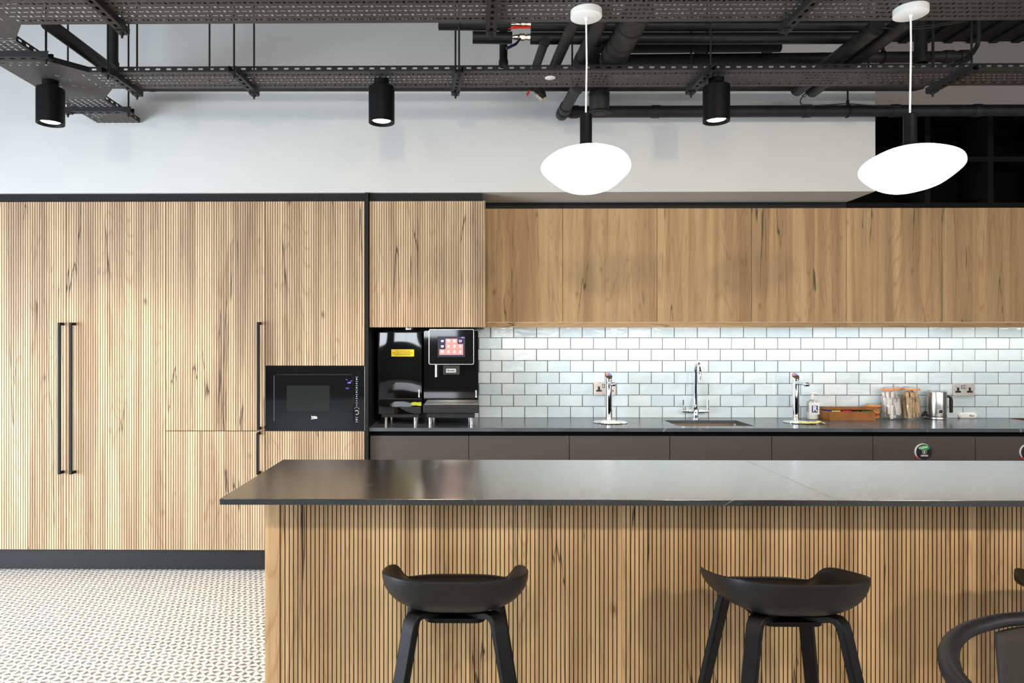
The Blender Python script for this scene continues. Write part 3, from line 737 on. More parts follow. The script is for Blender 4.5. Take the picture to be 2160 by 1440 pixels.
text('FRANKE', .0108, XW(884, YL), YL + .0008, ZW(828, YL), 'white_print', t, 'wordmark', rot=PI / 2, bold=.0004)
b = B(); quad_box(b, XW(882.6, YL), XW(885.4, YL), ZW(837.6, YL), ZW(834.8, YL), YL + .0008, .0006); b.build('logo_square', 'white_print', t, smooth=False)
pts = [(XW(842.5, YL), ZW(857.5, YL))] + [(XW(842.5 + 46 * s_, YL), ZW(859 + 13 * math.sin(min(1, s_ * 1.3) * PI / 2), YL)) for s_ in (.05, .15, .3, .5, .7, .85, 1)] + [(XW(888.5, YL), ZW(859.5, YL))]
B().prism(pts, YL - .018, YL + .001).build('cup_grip', 'satin_black', t, smooth=False, bevel=.001)
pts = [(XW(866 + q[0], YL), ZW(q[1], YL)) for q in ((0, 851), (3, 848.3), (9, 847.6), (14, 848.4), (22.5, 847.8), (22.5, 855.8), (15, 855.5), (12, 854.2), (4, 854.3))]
B().prism(pts, YL - .0012, YL + .0008).build('patch', 'lime', t, smooth=False, label='lime green patch')  # flat lime green patch on the drawer front

# ================================================================ TAPS
def zapp(pxc, base_py, nozzle_dx, label, lab_tray, tray_px, tray_py, rtray):
    X, Y = G(pxc, base_py, ZCT); r = .0222
    t = thing('boiling_water_tap', label, 'tap', (X, Y, ZCT))
    zt = ZW(803, Y, pxc); zc = ZW(786.5, Y + .015, pxc)
    B().lathe([(r + .002, .0005), (r + .002, .004), (r, .006), (r, zt - ZCT - .14), (r - .0012, zt - ZCT - .139), (r - .0012, zt - ZCT - .137), (r, zt - ZCT - .136), (r, zt - ZCT)], (X, Y, ZCT), 32).build('column', 'chrome', t)
    b = B(); n = 32; k = 0       # slanted head
    for i in range(n): a = 2 * PI * i / n; b.v.append((X + r * math.cos(a), Y + r * math.sin(a), zt + .0005))
    for i in range(n): a = 2 * PI * i / n; b.v.append((X + r * math.cos(a), Y + r * math.sin(a), zt + .012 + (zc - zt - .012) * (.5 + .5 * math.sin(a))))
    for i in range(n): b.f.append([i, (i + 1) % n, n + (i + 1) % n, n + i]); b.mi.append(0)
    b.f.append(list(range(n, 2 * n))); b.mi.append(0); b.f.append(list(range(n))[::-1]); b.mi.append(0)
    hd = b.build('head', 'chrome', t)
    def onslant(u, v): return (X + u * r, Y + v * r, zt + .0135 + (zc - zt - .012) * (.5 + .5 * v))
    for m_, s_ in (('cap_red', -1), ('cap_blue', 1)):
        pts = [onslant(s_ * .08, .18), onslant(s_ * .08, .85), onslant(s_ * .45, .72), onslant(s_ * .74, .42), onslant(s_ * .8, .18)]
        bb = B(); bb.add(pts + [(p[0], p[1], p[2] - .001) for p in pts], [(0, 1, 2, 3, 4), (5, 6, 7, 8, 9)] + [(i, (i + 1) % 5, 5 + (i + 1) % 5, 5 + i) for i in range(5)])
        bb.build('marker', m_, hd, smooth=False)
    zn = ZW(809.5, Y - .1); an = nozzle_dx
    ex, ey = X + .115 * math.sin(an), Y - .115 * math.cos(an)
    sp = B().tube([(X, Y, zn + .004), (X + .05 * math.sin(an), Y - .05 * math.cos(an), zn + .006), (ex, ey, zn + .004)], [.017, .0145, .012], 20).build('spout', 'chrome', t)
    B().lathe([(.010, -.014), (.0165, -.012), (.019, -.004), (.019, .006), (.0155, .012), (.008, .0135)], (ex, ey, zn), 24).build('nozzle', 'chrome', sp)
    tx, ty = G(tray_px, tray_py, ZCT)
    d = thing('drip_tray', lab_tray, 'drip tray', (tx, ty, ZCT))
    B().lathe([(rtray * .96, .0004), (rtray, .0025), (rtray * .99, .0045), (rtray * .62, .0038), (rtray * .6, .0030), (.001, .0030)], (tx, ty, ZCT), 48).build('rim', 'chrome', d)
    b = B(); b.lathe([(.001, .0032), (rtray * .58, .0032), (rtray * .575, .0060), (.001, .0060)], (tx, ty, ZCT), 40); b.build('drain_disc', 'white_plastic', d)
zapp(1284.3, 886, .03, 'chrome boiling-water tap with its nozzle pointing forward, in front of a socket', 'round steel drip tray under the left boiling-water tap', 1287.5, 890.8, .108)
zapp(1678.3, 886.3, .13, 'chrome boiling-water tap with its nozzle swung right, beside the hand sanitiser', 'round steel drip tray beside the yellow cloth', 1686, 891, .095)
# kitchen mixer
X, Y = G(1467, 882.5, ZCT)
t = thing('mixer_tap', 'tall swan-neck chrome mixer tap with two side levers behind the sink', 'tap', (X, Y, ZCT))
B().lathe([(.027, .0005), (.027, .006), (.0205, .009), (.0205, .088), (.019, .090)], (X, Y, ZCT), 32).build('body', 'chrome', t)
zt = ZW(760.5, Y - .05); zo = ZW(800, 4.36); ex = XW(1476.7, 4.36); pts = [(X, Y, ZCT + .09), (X, Y, zt - .085)]
Rr = (Y - 4.36) / 2
for i in range(1, 13):
    a = PI * i / 12; f = .5 - .5 * math.cos(a)
    pts.append((X + (ex - X) * f, Y - (Y - 4.36) * f, zt - .085 + (.077) * math.sin(a)))
pts.append((ex, 4.36, zo))
B().tube(pts, [.0108] * (len(pts) - 1) + [.0108], 18).build('spout', 'chrome', t)
B().cyl((ex, 4.36, zo - .001), (ex, 4.36, zo + .022), .0122, .0122).build('aerator', 'chrome', t)
for s_ in (-1, 1):
    zc = ZW(867, Y)
    h = B().cyl((X + s_ * .0205, Y, zc), (X + s_ * .058, Y, zc), .0125, .0125); h.cyl((X + s_ * .058, Y, zc), (X + s_ * .087, Y, zc), .008, .008)
    hv = h.build('valve', 'chrome', t)
    B().cyl((X + s_ * .079, Y, zc + .006), (X + s_ * .083, Y, zc + .077), .0045, .0070).build('lever', 'chrome', hv)

# ================================================================ SOCKETS
def socket(px0, px1, py0, py1, label):
    y = YW - .0105; x0, x1 = XW(px0, y), XW(px1, y); z1, z0 = ZW(py0, y), ZW(py1, y)
    t = thing('double_socket', label, 'socket', ((x0 + x1) / 2, y, z0), 'double power sockets')
    B().rrect(x0, x1, z0, z1, .003, y - .006, y + .001).build('plate', 'socket_metal', t, bevel=.0012, smooth=False)
    w = x1 - x0; yy = y - .0065
    for cx_ in (x0 + w * .235, x1 - w * .215):
        zc = z0 + (z1 - z0) * .44
        b = B(); b.prism([(cx_ - .0185, zc - .016), (cx_ + .0185, zc - .016), (cx_ + .0185, zc - .004), (cx_ + .0075, zc - .004), (cx_ + .0075, zc + .0185), (cx_ - .0075, zc + .0185), (cx_ - .0075, zc - .004), (cx_ - .0185, zc - .004)], yy - .0006, yy + .0004)
        b.build('pin_holes', 'satin_black', t, smooth=False)
    for cx_ in (x0 + w * .452, x0 + w * .56):
        sw = B().box(cx_ - .0085, cx_ + .0085, yy - .0006, yy + .0004, z1 - .039, z1 - .015).build('switch_surround', 'satin_black', t, smooth=False)
        B().box(cx_ - .0055, cx_ + .0055, yy - .0035, yy - .0008, z1 - .0365, z1 - .0175).build('switch', 'socket_metal', sw, smooth=False, bevel=.0008)
    for cx_ in (x0 + .010, x1 - .010): B().cyl((cx_, yy + .0004, z0 + (z1 - z0) * .5), (cx_, yy - .0008, z0 + (z1 - z0) * .5), .0026, .0026, 12).build('screw', 'steel_dark', t)
socket(1252.3, 1297.6, 805, 832.5, 'brushed metal double socket half hidden by the left boiling-water tap')
socket(2009, 2054, 806.8, 834, 'brushed metal double socket right of the steel milk frother')

# ================================================================ WORKTOP ITEMS
# hand sanitiser
X, Y = G(1713.5, 884, ZCT)
t = thing('hand_sanitiser', 'clear pump bottle of hand gel with a navy R label', 'bottle', (X, Y, ZCT))
zs = ZW(843, Y) - ZCT; w = .0375
b = B(); b.lathe([(w * .93, .0006), (w, .006), (w, zs - .022), (w * .93, zs - .010), (w * .72, zs - .003), (w * .36, zs), (w * .34, zs + .006)], (X, Y, ZCT), 32, sy=.62)
b.build('bottle', 'bottle_plastic', t)
B().lathe([(w * .88, .003), (w * .94, .008), (w * .94, .045), (w * .9, .046)], (X, Y, ZCT), 32, sy=.6).build('gel', 'silicone', t)
B().lathe([(.0125, zs + .0062), (.0125, zs + .024), (.009, zs + .0255), (.009, zs + .036), (.0125, zs + .037), (.0125, zs + .047), (.009, zs + .049)], (X, Y, ZCT), 24).build('pump', 'white_plastic', t)
B().tube([(X, Y, ZCT + zs + .045), (X + .018, Y - .003, ZCT + zs + .046), (X + .034, Y - .006, ZCT + zs + .040)], [.0055, .0045, .0035], 10).build('nozzle', 'white_plastic', t)
yy = Y - w * .62 - .0012
lb_ = B().box(X - w * .86, X + w * .9, yy - .0003, yy + .0003, ZW(873, yy), ZW(848, yy)).build('label', 'white_plastic', t, smooth=False)
B().box(XW(1712.3, yy), XW(1725, yy), yy - .0012, yy - .0006, ZW(869, yy), ZW(854.6, yy)).build('logo_panel', 'navy_print', lb_, smooth=False)
text('R', .047, XW(1718.9, yy), yy - .0016, ZW(861.7, yy), 'white_print', lb_, 'letter', bold=.0016)
# tea box
YF, YB_ = 4.415, 4.57; x0 = XW(1751, YF); x1 = XW(1847, YF); zh = ZW(867.3, YF); th = .007
t = thing('tea_box', 'shallow varnished wooden tea box with its lid ajar', 'box', ((x0 + x1) / 2, (YF + YB_) / 2, ZCT))
for nm, bx in (('front_panel', (x0, x1, YF, YF + th)), ('back_panel', (x0, x1, YB_ - th, YB_)), ('side_panel', (x0, x0 + th, YF + th, YB_ - th)), ('side_panel', (x1 - th, x1, YF + th, YB_ - th))):
    B().box(*bx, ZCT + .0005, zh).build(nm, 'tea_wood', t, smooth=False, bevel=.0006)
B().box(x0 + th, x1 - th, YF + th, YB_ - th, ZCT + .0005, ZCT + .006).build('bottom', 'tea_wood', t, smooth=False)
zl = ZW(863.2, YF); zl2 = ZW(857, YF)
b = B(); b.add([(x0, YF, zl), (x1, YF, zl), (x1, YF, zl2), (x0, YF, zl2), (x0, YB_, zh + .0008), (x1, YB_, zh + .0008), (x1, YB_, zh + .0185), (x0, YB_, zh + .0185)],
               [(0, 1, 2, 3), (4, 7, 6, 5), (0, 4, 5, 1), (3, 2, 6, 7), (0, 3, 7, 4), (1, 5, 6, 2)])
b.build('lid', 'tea_wood', t, smooth=False, bevel=.0006)
teas = ((1742, 1752.5, 'blue_print', 'blue'), (1754.5, 1773.5, 'tea_yellow', 'pale yellow'), (1776.5, 1796.5, 'tea_pink', 'crimson'), (1798, 1814, 'tea_brown', 'dark brown'), (1817.5, 1839, 'tea_green', 'dark green'))
plain('tea_yellow', (.72, .62, .22, 1), .6); plain('tea_pink', (.60, .04, .12, 1), .6); plain('tea_brown', (.05, .02, .012, 1), .6); plain('tea_green', (.01, .14, .02, 1), .6)
for a, c_, m_, nm in teas:
    yy = YF + .024
    a0 = max(XW(a, yy), x0 + th + .001)
    tag(B().box(a0, XW(c_, yy), yy, yy + .05, ZCT + .0065, zh + .0055).build('tea_packet', m_, smooth=False, bevel=.001), nm + ' tea packet standing in the wooden tea box', 'tea packet', 'tea packets in the wooden box')

# jars
def jar(pxc, base_py, wpx, pysh, pytop, label, tilt, rf=1.0):
    X, Y = G(pxc, base_py, ZCT); r = wpx / 2 / F * Y
    hs = ZW(pysh, Y) - ZCT; ht = ZW(pytop, Y) - ZCT
    t = thing('clip_top_jar', label, 'jar', (X, Y, ZCT))
    pr = [(r * .86, .0006), (r * .97, .006), (r, .018), (r, hs * .62), (r * .93, hs * .83), (r * .80, hs * .95), (r * .78, hs)]
    b = B(); b.lathe(pr, (X, Y, ZCT), 36, cap=False); k = len(b.v); b.f.append([i for i in range(36)][::-1]); b.mi.append(0)
    b.build('jar_body', 'jar_glass', t, smooth=True)
    b = B(); b.lathe([(r * .80, hs - .006), (r * .83, hs - .003), (r * .80, hs)], (X, Y, ZCT), 36, cap=False); b.build('rim', 'jar_glass', t)
    Rm = Matrix.Rotation(tilt, 4, 'Y')
    def tilted(bb, z):
        bb.v = [tuple(Rm @ Vector((p[0], p[1], p[2])) + Vector((X, Y, ZCT + z))) for p in bb.v]; return bb
    hz = ht - .022
    tilted(B().lathe([(r * .70, -.003), (r * .90, -.004), (r * .93, 0), (r * .90, .004), (r * .70, .003)], (0, 0, 0), 36), hz).build('rubber_seal', 'orange_rubber', t)
    tilted(B().lathe([(r * .88, .0045), (r * .86, .010), (r * .66, .016), (r * .3, .018), (.001, .018)], (0, 0, 0), 36), hz).build('lid', 'jar_glass', t)
    w = B(); zz = hs - .012
    w.tube([(X + r * .84 * math.cos(2 * PI * i / 24), Y + r * .84 * math.sin(2 * PI * i / 24), ZCT + zz) for i in range(24)], .0011, 6, closed=True)
    yy = Y - r * .86
    w.tube([(X - .010, yy, ZCT + zz), (X - .010, yy - .006, ZCT + zz - .016), (X + .010, yy - .006, ZCT + zz - .016), (X + .010, yy, ZCT + zz)], .0011, 6)
    w.build('wire_clip', 'steel', t)
    return X, Y, r, hs, ht
def sticks(J, n, mat_, name, label, group, L, w, extra=0):
    X, Y, r, hs, ht = J; base = None
    ga = 2.399963
    for i in range(n):
        rr = r * .84 * math.sqrt((i + .5) / n); a = i * ga; x = X + rr * math.cos(a); y = Y + rr * math.sin(a)
        ll = L * random.uniform(.85, 1.12); z = ZCT + ll / 2 * .98 + .006 + random.uniform(0, max(.001, hs - ll + extra) * .55)
        if i % 3 == 1 or (i < 14 and i % 2 == 0): z = ZCT + ht - .026 - ll / 2 - abs(rr / r) * .022; x = X + (x - X) * .8; y = Y + (y - Y) * .8
        Rm = (Matrix.Rotation(random.uniform(-.16, .16) * (1.6 - rr / r), 4, 'X') @ Matrix.Rotation(random.uniform(-.2, .2) * (1.6 - rr / r), 4, 'Y') @ Matrix.Rotation(random.uniform(0, PI), 4, 'Z'))
        if base is None:
            b = B(); b.box(-w / 2, w / 2, -.0014, .0014, -L / 2, L / 2)
            base = b.build(name, mat_, smooth=False, loc=(0, 0, 0), bevel=.0006)
            o = base
        else: o = base.copy(); COL.objects.link(o)
        o.matrix_world = Matrix.Translation((x, y, z)) @ Rm @ Matrix.Scale(ll / L, 4, (0, 0, 1))
        tag(o, label, 'sachet', group)
J1 = jar(1879, 884, 38.5, 834.5, 813, 'tall glass clip-top jar of white sugar sticks with an orange seal', -.10)
J2 = jar(1920.3, 884, 38.5, 834.5, 813, 'tall glass clip-top jar of brown sugar sticks with an orange seal', .04)
sticks(J1, 72, 'paper_white', 'sugar_stick', 'white paper sugar stick inside the glass jar of white sticks', 'white sugar sticks in the glass jar', .095, .016, .035)
sticks(J2, 72, 'paper_brown', 'sugar_stick', 'brown paper sugar stick inside the glass jar of brown sticks', 'brown sugar sticks in the glass jar', .095, .016, .03)
J3 = jar(1841.5, 884, 33, 855, 847.5, 'small glass clip-top jar of orange sweets behind the tea box', 0)
X, Y, r, hs, ht = J3; base = None; cnt = 0
for lay in range(4):
    for i in range(7):
        a = i / 7 * 2 * PI + lay * .5 if i < 6 else 0; rr = r * .58 if i < 6 else 0
        if base is None:
            b = B(); b.lathe([(.002, -.010), (.009, -.006), (.0105, 0), (.009, .006), (.002, .010)], (0, 0, 0), 10); base = b.build('sweet', 'candy_orange', loc=(0, 0, 0)); o = base
            alt = base.data.copy(); alt.materials.clear(); alt.materials.append(M['candy_red'])
        else: o = base.copy(); COL.objects.link(o); o.data = alt if cnt % 3 == 0 and lay < 2 else base.data
        o.location = (X + rr * math.cos(a), Y + rr * math.sin(a), ZCT + .016 + lay * .0165); o.rotation_euler = (random.uniform(-.5, .5), random.uniform(-.5, .5), 0)
        tag(o, 'orange or red wrapped sweet inside the small glass jar', 'sweet', 'wrapped sweets in the small jar'); cnt += 1

# milk frother
X, Y = G(1975.7, 884, ZCT); r = .0568; zt = ZW(825, Y) - ZCT
t = thing('milk_frother', 'brushed steel electric milk frother jug with a black handle', 'frother', (X, Y, ZCT))
B().lathe([(r * .99, .0005), (r, .002), (r, .017), (r * .99, .018)], (X, Y, ZCT), 40).build('base', 'steel', t)
B().lathe([(r * 1.005, .0182), (r * 1.005, .0215)], (X, Y, ZCT), 40).build('base_seal', 'cord_black', t)
B().lathe([(r * .995, .0218), (r, .023), (r, zt - .004), (r * .98, zt)], (X, Y, ZCT), 48).build('jug', 'steel', t)
B().lathe([(r * .90, zt + .0003), (r * .99, zt + .001), (r * .97, zt + .007), (r * .7, zt + .009), (.001, zt + .009)], (X, Y, ZCT), 40).build('lid', 'bottle_plastic', t)
zh1 = ZW(835.5, Y); zh0 = ZW(869, Y)
B().tube([(X + r - .002, Y, zh1), (X + r + .022, Y, zh1), (X + r + .034, Y, zh1 - .006), (X + r + .037, Y, zh1 - .022), (X + r + .038, Y, zh0)], [.0075, .0075, .009, .011, .010], 12).build('handle', 'cord_black', t)
a = math.asin((XW(1984.5, Y - r) - X) / r)
cxp = X + r * math.sin(a); cyp = Y - r * math.cos(a)
B().cyl((cxp, cyp + .003, ZW(866.7, Y - r)), (cxp + .006 * math.sin(a), cyp - .006 * math.cos(a), ZW(866.7, Y - r)), .0115, .0115).build('button', 'cord_black', t)
B().cyl((cxp, cyp + .003, ZW(866.7, Y - r)), (cxp + .003 * math.sin(a), cyp - .003 * math.cos(a), ZW(866.7, Y - r)), .0145, .0145).build('button_ring', 'steel', t)
def CW(px, py, Y): return (XW(px, Y), Y, ZW(py, Y, px))
cord = [CW(*q) for q in ((1957, 881, 4.55), (1949, 882, 4.54), (1943, 880, 4.545), (1946, 871, 4.56), (1952, 867, 4.565), (1956, 866, 4.56), (1950, 872, 4.555), (1945, 878, 4.55), (1949, 876, 4.55), (1955, 873, 4.56))]
tag(B().tube(cord, .0032, 8).build('power_cord', 'cord_black'), 'coiled black power cord behind the steel milk frother', 'cord')
# white pod
X, Y = G(2039, 881.5, ZCT)
t = thing('white_dispenser', 'small flat white plastic device against the tiles right of the frother', 'device', (X, Y, ZCT))
B().rrect(X - .0625, X + .0625, ZCT + .0005, ZCT + .036, .0175, Y - .016, Y + .016, seg=8).build('body', 'white_plastic', t, bevel=.004)
B().rrect(X - .052, X + .056, ZCT + .007, ZCT + .031, .011, Y - .019, Y - .0162, seg=6).build('front_face', 'white_paint', t, bevel=.001)
B().prism([(X + .006, ZCT + .012), (X + .034, ZCT + .012), (X + .034, ZCT + .024), (X + .024, ZCT + .018), (X + .012, ZCT + .026), (X + .006, ZCT + .026)], Y - .0205, Y - .0192).build('mark', 'grey_print', t, smooth=False)
# yellow cloth
X, Y = G(1713, 894, ZCT); b = B(); nx, ny = 14, 8
for j in range(ny + 1):
    for i in range(nx + 1):
        u = i / nx - .5; v = j / ny - .5
        b.v.append((X + u * .145 + .012 * v, Y + v * .055 + .006 * math.sin(u * 9), ZCT + .0068 + .0045 * (math.sin(u * 17 + v * 5) * .5 + .5) * (1 - abs(u)) + (.008 * math.exp(-((u - .33) ** 2) * 160))))
for j in range(ny):
    for i in range(nx): a = j * (nx + 1) + i; b.f.append([a, a + 1, a + nx + 2, a + nx + 1]); b.mi.append(0)
tag(b.build('cleaning_cloth', 'yellow_cloth', solid=.002, loc=(X, Y, ZCT)), 'crumpled yellow cloth on the worktop below the hand sanitiser', 'cloth')
# dishes magnets
def magnet(px, py, wedge, word, label):
    y = YD - .0005; X = XW(px, y); Z = ZW(py, y); R_ = .0475
    t = thing('dishwasher_magnet', label, 'magnet', (X, y, Z - R_))
    B().lathe([(R_, 0), (R_, .007), (R_ * .98, .008)], (X - .001, y, Z + .001), 40, axis='Y').build('back_disc', 'white_plastic', t)
    B().lathe([(R_ * .955, 0), (R_ * .955, .003), (R_ * .94, .004)], (X + .0022, y - .0082, Z - .0012), 40, axis='Y').build('front_disc', 'satin_black', t)
    yy = y - .0126; X += .0022; Z -= .0012
    def sec(a0, a1, r0, r1, m_, nm, d=0):
        pts = [(X + r1 * math.cos(a), Z + r1 * math.sin(a)) for a in [a0 + (a1 - a0) * i / 8 for i in range(9)]] + [(X + r0 * math.cos(a), Z + r0 * math.sin(a)) for a in [a1 + (a0 - a1) * i / 8 for i in range(9)]]
        B().prism(pts, yy - .0003 - d, yy + .0003 - d).build(nm, m_, t, smooth=False)
    sec(math.radians(32), math.radians(146), .0135, .042, wedge, 'status_window')
    if wedge == 'green_print': sec(math.radians(31), math.radians(37), .0175, .0415, 'blue_print', 'status_edge', .0008)
    if word: text(word, .0165, X - .007, yy - .0006, Z + .0262, 'white_print', t, 'status_word', rot=.17, bold=.0006)
    pts = [(X + .0118 * math.cos(a), yy - .0004, Z + .0118 * math.sin(a)) for a in [2 * PI * i / 24 for i in range(24)]]
    B().tube(pts, .0009, 6, closed=True).build('arrow_ring', 'white_print', t)
    B().prism([(X, Z + .008), (X + .0055, Z + .001), (X + .0028, Z + .001), (X + .0028, Z - .0065), (X - .0028, Z - .0065), (X - .0028, Z + .001), (X - .0055, Z + .001)], yy - .0006, yy + .0002).build('arrow', 'white_print', t, smooth=False)
    if word: text('DISHES', .0138, X + .0005, yy - .0004, Z - .0215, 'white_print', t, 'word', bold=.0003)
    B().lathe([(.0052, 0), (.0052, .012), (.004, .0135)], (X - .0415, y - .0005, Z - .033), 16, axis='Y').build('slider_knob', 'red_dot', t)
magnet(1946, 950.5, 'green_print', 'CLEAN', 'round black dishwasher magnet reading CLEAN DISHES with a green window')
magnet(2167, 951, 'blue_print', '', 'round black dishwasher magnet with a blue window, cut off by the right edge')
# ================================================================ CEILING SERVICES
ZTR = HEYE + 1.30
def perf_rows(b, L, rows, mp, w0, w1, ph0=0.0):
    """perforated sheet: u along the length, w across; long slots and short cross slots alternate"""
    P = .0508; hh = .0080
    def q(u0, u1, a, c_):
        if u1 - u0 > 1e-5 and c_ - a > 1e-5: b.add([mp(u0, a), mp(u1, a), mp(u1, c_), mp(u0, c_)], [(0, 1, 2, 3)])
    cur = w0
    for i, w in enumerate(rows):
        q(0, L, cur, w - hh); cur = w + hh
        ph = ph0 + (P / 2 if i % 2 else 0)
        n = int(L / P) + 2; u = 0.0
        for k in range(-1, n):
            s0 = k * P + ph
            a0, a1 = max(0, s0), min(L, s0 + .022)
            if a1 > a0:
                q(u, a0, w - hh, w + hh); q(a0, a1, w - hh, w - .0038); q(a0, a1, w + .0038, w + hh); u = a1
            c0, c1 = max(0, s0 + .0308), min(L, s0 + .0408)
            if c1 > c0: q(u, c0, w - hh, w + hh); u = c1
        q(u, L, w - hh, w + hh)
    q(0, L, cur, w1)
def flange(b, p0, p1, h=.026, slots=True):
    p0 = Vector(p0); p1 = Vector(p1); L = (p1 - p0).length; d = (p1 - p0) / L
    def mp(u, w): return tuple(p0 + d * u + Vector((0, 0, w)))
    def q(u0, u1, a, c_):
        if u1 - u0 > 1e-5: b.add([mp(u0, a), mp(u1, a), mp(u1, c_), mp(u0, c_)], [(0, 1, 2, 3)])
    if not slots: q(0, L, 0, h); return
    q(0, L, 0, .0085); q(0, L, .0175, h); u = 0; k = 0
    while True:
        s0 = .015 + k * .0515; s1 = s0 + .022
        if s1 > L: break
        q(u, s0, .0085, .0175); u = s1; k += 1
    q(u, L, .0085, .0175)
def tray(x0, x1, y0, y1, label, along='X'):
    t = thing('cable_tray', label, 'cable tray', ((x0 + x1) / 2, (y0 + y1) / 2, ZTR), 'perforated black cable trays')
    W_ = (y1 - y0) if along == 'X' else (x1 - x0); n = int((W_ - .012) / .034); m0 = (W_ - (n - 1) * .034) / 2
    rows = [m0 + .034 * i for i in range(n)]
    b = B()
    if along == 'X': perf_rows(b, x1 - x0, rows, lambda u, w: (x0 + u, y0 + w, ZTR), 0, W_)
    else: perf_rows(b, y1 - y0, rows, lambda u, w: (x0 + w, y0 + u, ZTR), 0, W_)
    b.build('base', 'tray_metal', t, smooth=False, solid=.0012)
    for s_ in (0, 1):
        b = B()
        if along == 'X': flange(b, (x0, (y0, y1)[s_], ZTR), (x1, (y0, y1)[s_], ZTR))
        else: flange(b, ((x0, x1)[s_], y0, ZTR), ((x0, x1)[s_], y1, ZTR))
        b.build('side_flange', 'strut_metal', t, smooth=False, solid=.0015)
    return t
YM0, YM1 = 3.268, 3.482; YU0, YU1 = 2.40, 2.775; XJ = -1.85; XA, XC = -2.225, -1.972
tray(XJ, 3.4, YM0, YM1, 'narrow perforated black cable tray running behind the pendants, carrying the three spotlights')
tray(XJ, 3.2, YU0, YU1, 'wide perforated black cable tray along the top edge of the photo')
tray(XA, XC, 3.632, 4.022, 'short perforated black tray end meeting the white bulkhead behind the left spotlight', 'Y')
tray(XA, XC, 2.925, 3.128, 'short perforated black tray between the two crossing plates at top left', 'Y')
tray(XA, XC, 1.6, 2.30, 'perforated black tray above the frame at top left, nearest the camera', 'Y')
def plate(outer, holes, flanges, label):
    t = thing('tray_junction', label, 'cable tray', (sum(p[0] for p in outer) / len(outer), sum(p[1] for p in outer) / len(outer), ZTR))
    loops = [[Vector((x, y, 0)) for x, y in outer]] + [[Vector((x, y, 0)) for x, y in h] for h in holes]
    tri = geometry.tessellate_polygon(loops); vs = [v for l_ in loops for v in l_]
    B().add([(v.x, v.y, ZTR) for v in vs], [tuple(f) for f in tri]).build('plate', 'tray_metal', t, smooth=False, solid=.0012)
    for p, q_ in flanges:
        b = B(); flange(b, (p[0], p[1], ZTR), (q_[0], q_[1], ZTR), slots=False); b.build('side_flange', 'strut_metal', t, smooth=False, solid=.0015)
def slot(x, y, a, l_=.022, w=.006):
    c_, s_ = math.cos(a), math.sin(a); return [(x + u * c_ - v * s_, y + u * s_ + v * c_) for u, v in ((-l_ / 2, -w / 2), (l_ / 2, -w / 2), (l_ / 2, w / 2), (-l_ / 2, w / 2))]
hs = [slot(-2.19 + .042 * i, 3.155, 0) for i in range(6)] + [slot(-2.17 + .042 * i, 3.182, 0, .010, .012) for i in range(5)]
hs += [slot(-2.19 + .042 * i, 3.605, 0) for i in range(5)] + [slot(-2.02 + .038 * i, 3.44 + .022 * i, math.atan2(.022, .038)) for i in range(2)]
hs += [slot(-2.10, 3.45, .4), slot(-2.0 + .0 * 1, 3.36, 1.1), slot(-2.03, 3.31, 1.1), slot(-1.90, 3.31, PI / 2), slot(-1.90, 3.36, PI / 2), slot(-1.90, 3.42, PI / 2), slot(-1.90, 3.46, PI / 2, .012)]
plate([(XA, 3.13), (XC, 3.13), (XJ - .001, YM0), (XJ - .001, YM1), (XC, 3.63), (XA, 3.63)], hs,
      [((XC, 3.13), (XJ, YM0)), ((XJ, YM1), (XC, 3.63)), ((XA, 3.13), (XA, 3.63))], 'flat black junction plate of the cable tray above the left spotlight')
hs = [slot(-2.19 + .042 * i, 2.90, 0) for i in range(6)] + [slot(-2.17 + .042 * i, 2.86, 0, .010, .012) for i in range(5)] + [slot(-1.90, 2.46 + .045 * i, PI / 2) for i in range(7)]
plate([(XA, 2.302), (XC - .0, 2.302), (XJ - .001, YU0), (XJ - .001, YU1), (XC, 2.92), (XA, 2.92)], hs,
      [((XJ, YU1), (XC, 2.92)), ((XA, 2.302), (XA, 2.92))], 'flat black junction plate of the cable tray in the top left corner')
# cables lying in the trays
for k in range(5):
    y = YM0 + .014 + .0145 * k
    tag(B().tube([(XJ + .1 + i * .35, y + .002 * math.sin(i * 1.7 + k), ZTR + .0075) for i in range(15)], .0055, 8).build('data_cable', 'cord_black'), 'black data cable lying in the narrow cable tray', 'cable', 'data cables in the narrow tray')
for k in range(12):
    y = YU0 + .02 + .0185 * k
    tag(B().tube([(XJ + .1 + i * .35, y + .002 * math.sin(i * 1.3 + k), ZTR + .0095) for i in range(14)], .0075, 8).build('data_cable', 'cord_black'), 'black data cable lying in the wide cable tray', 'cable', 'data cables in the wide tray')
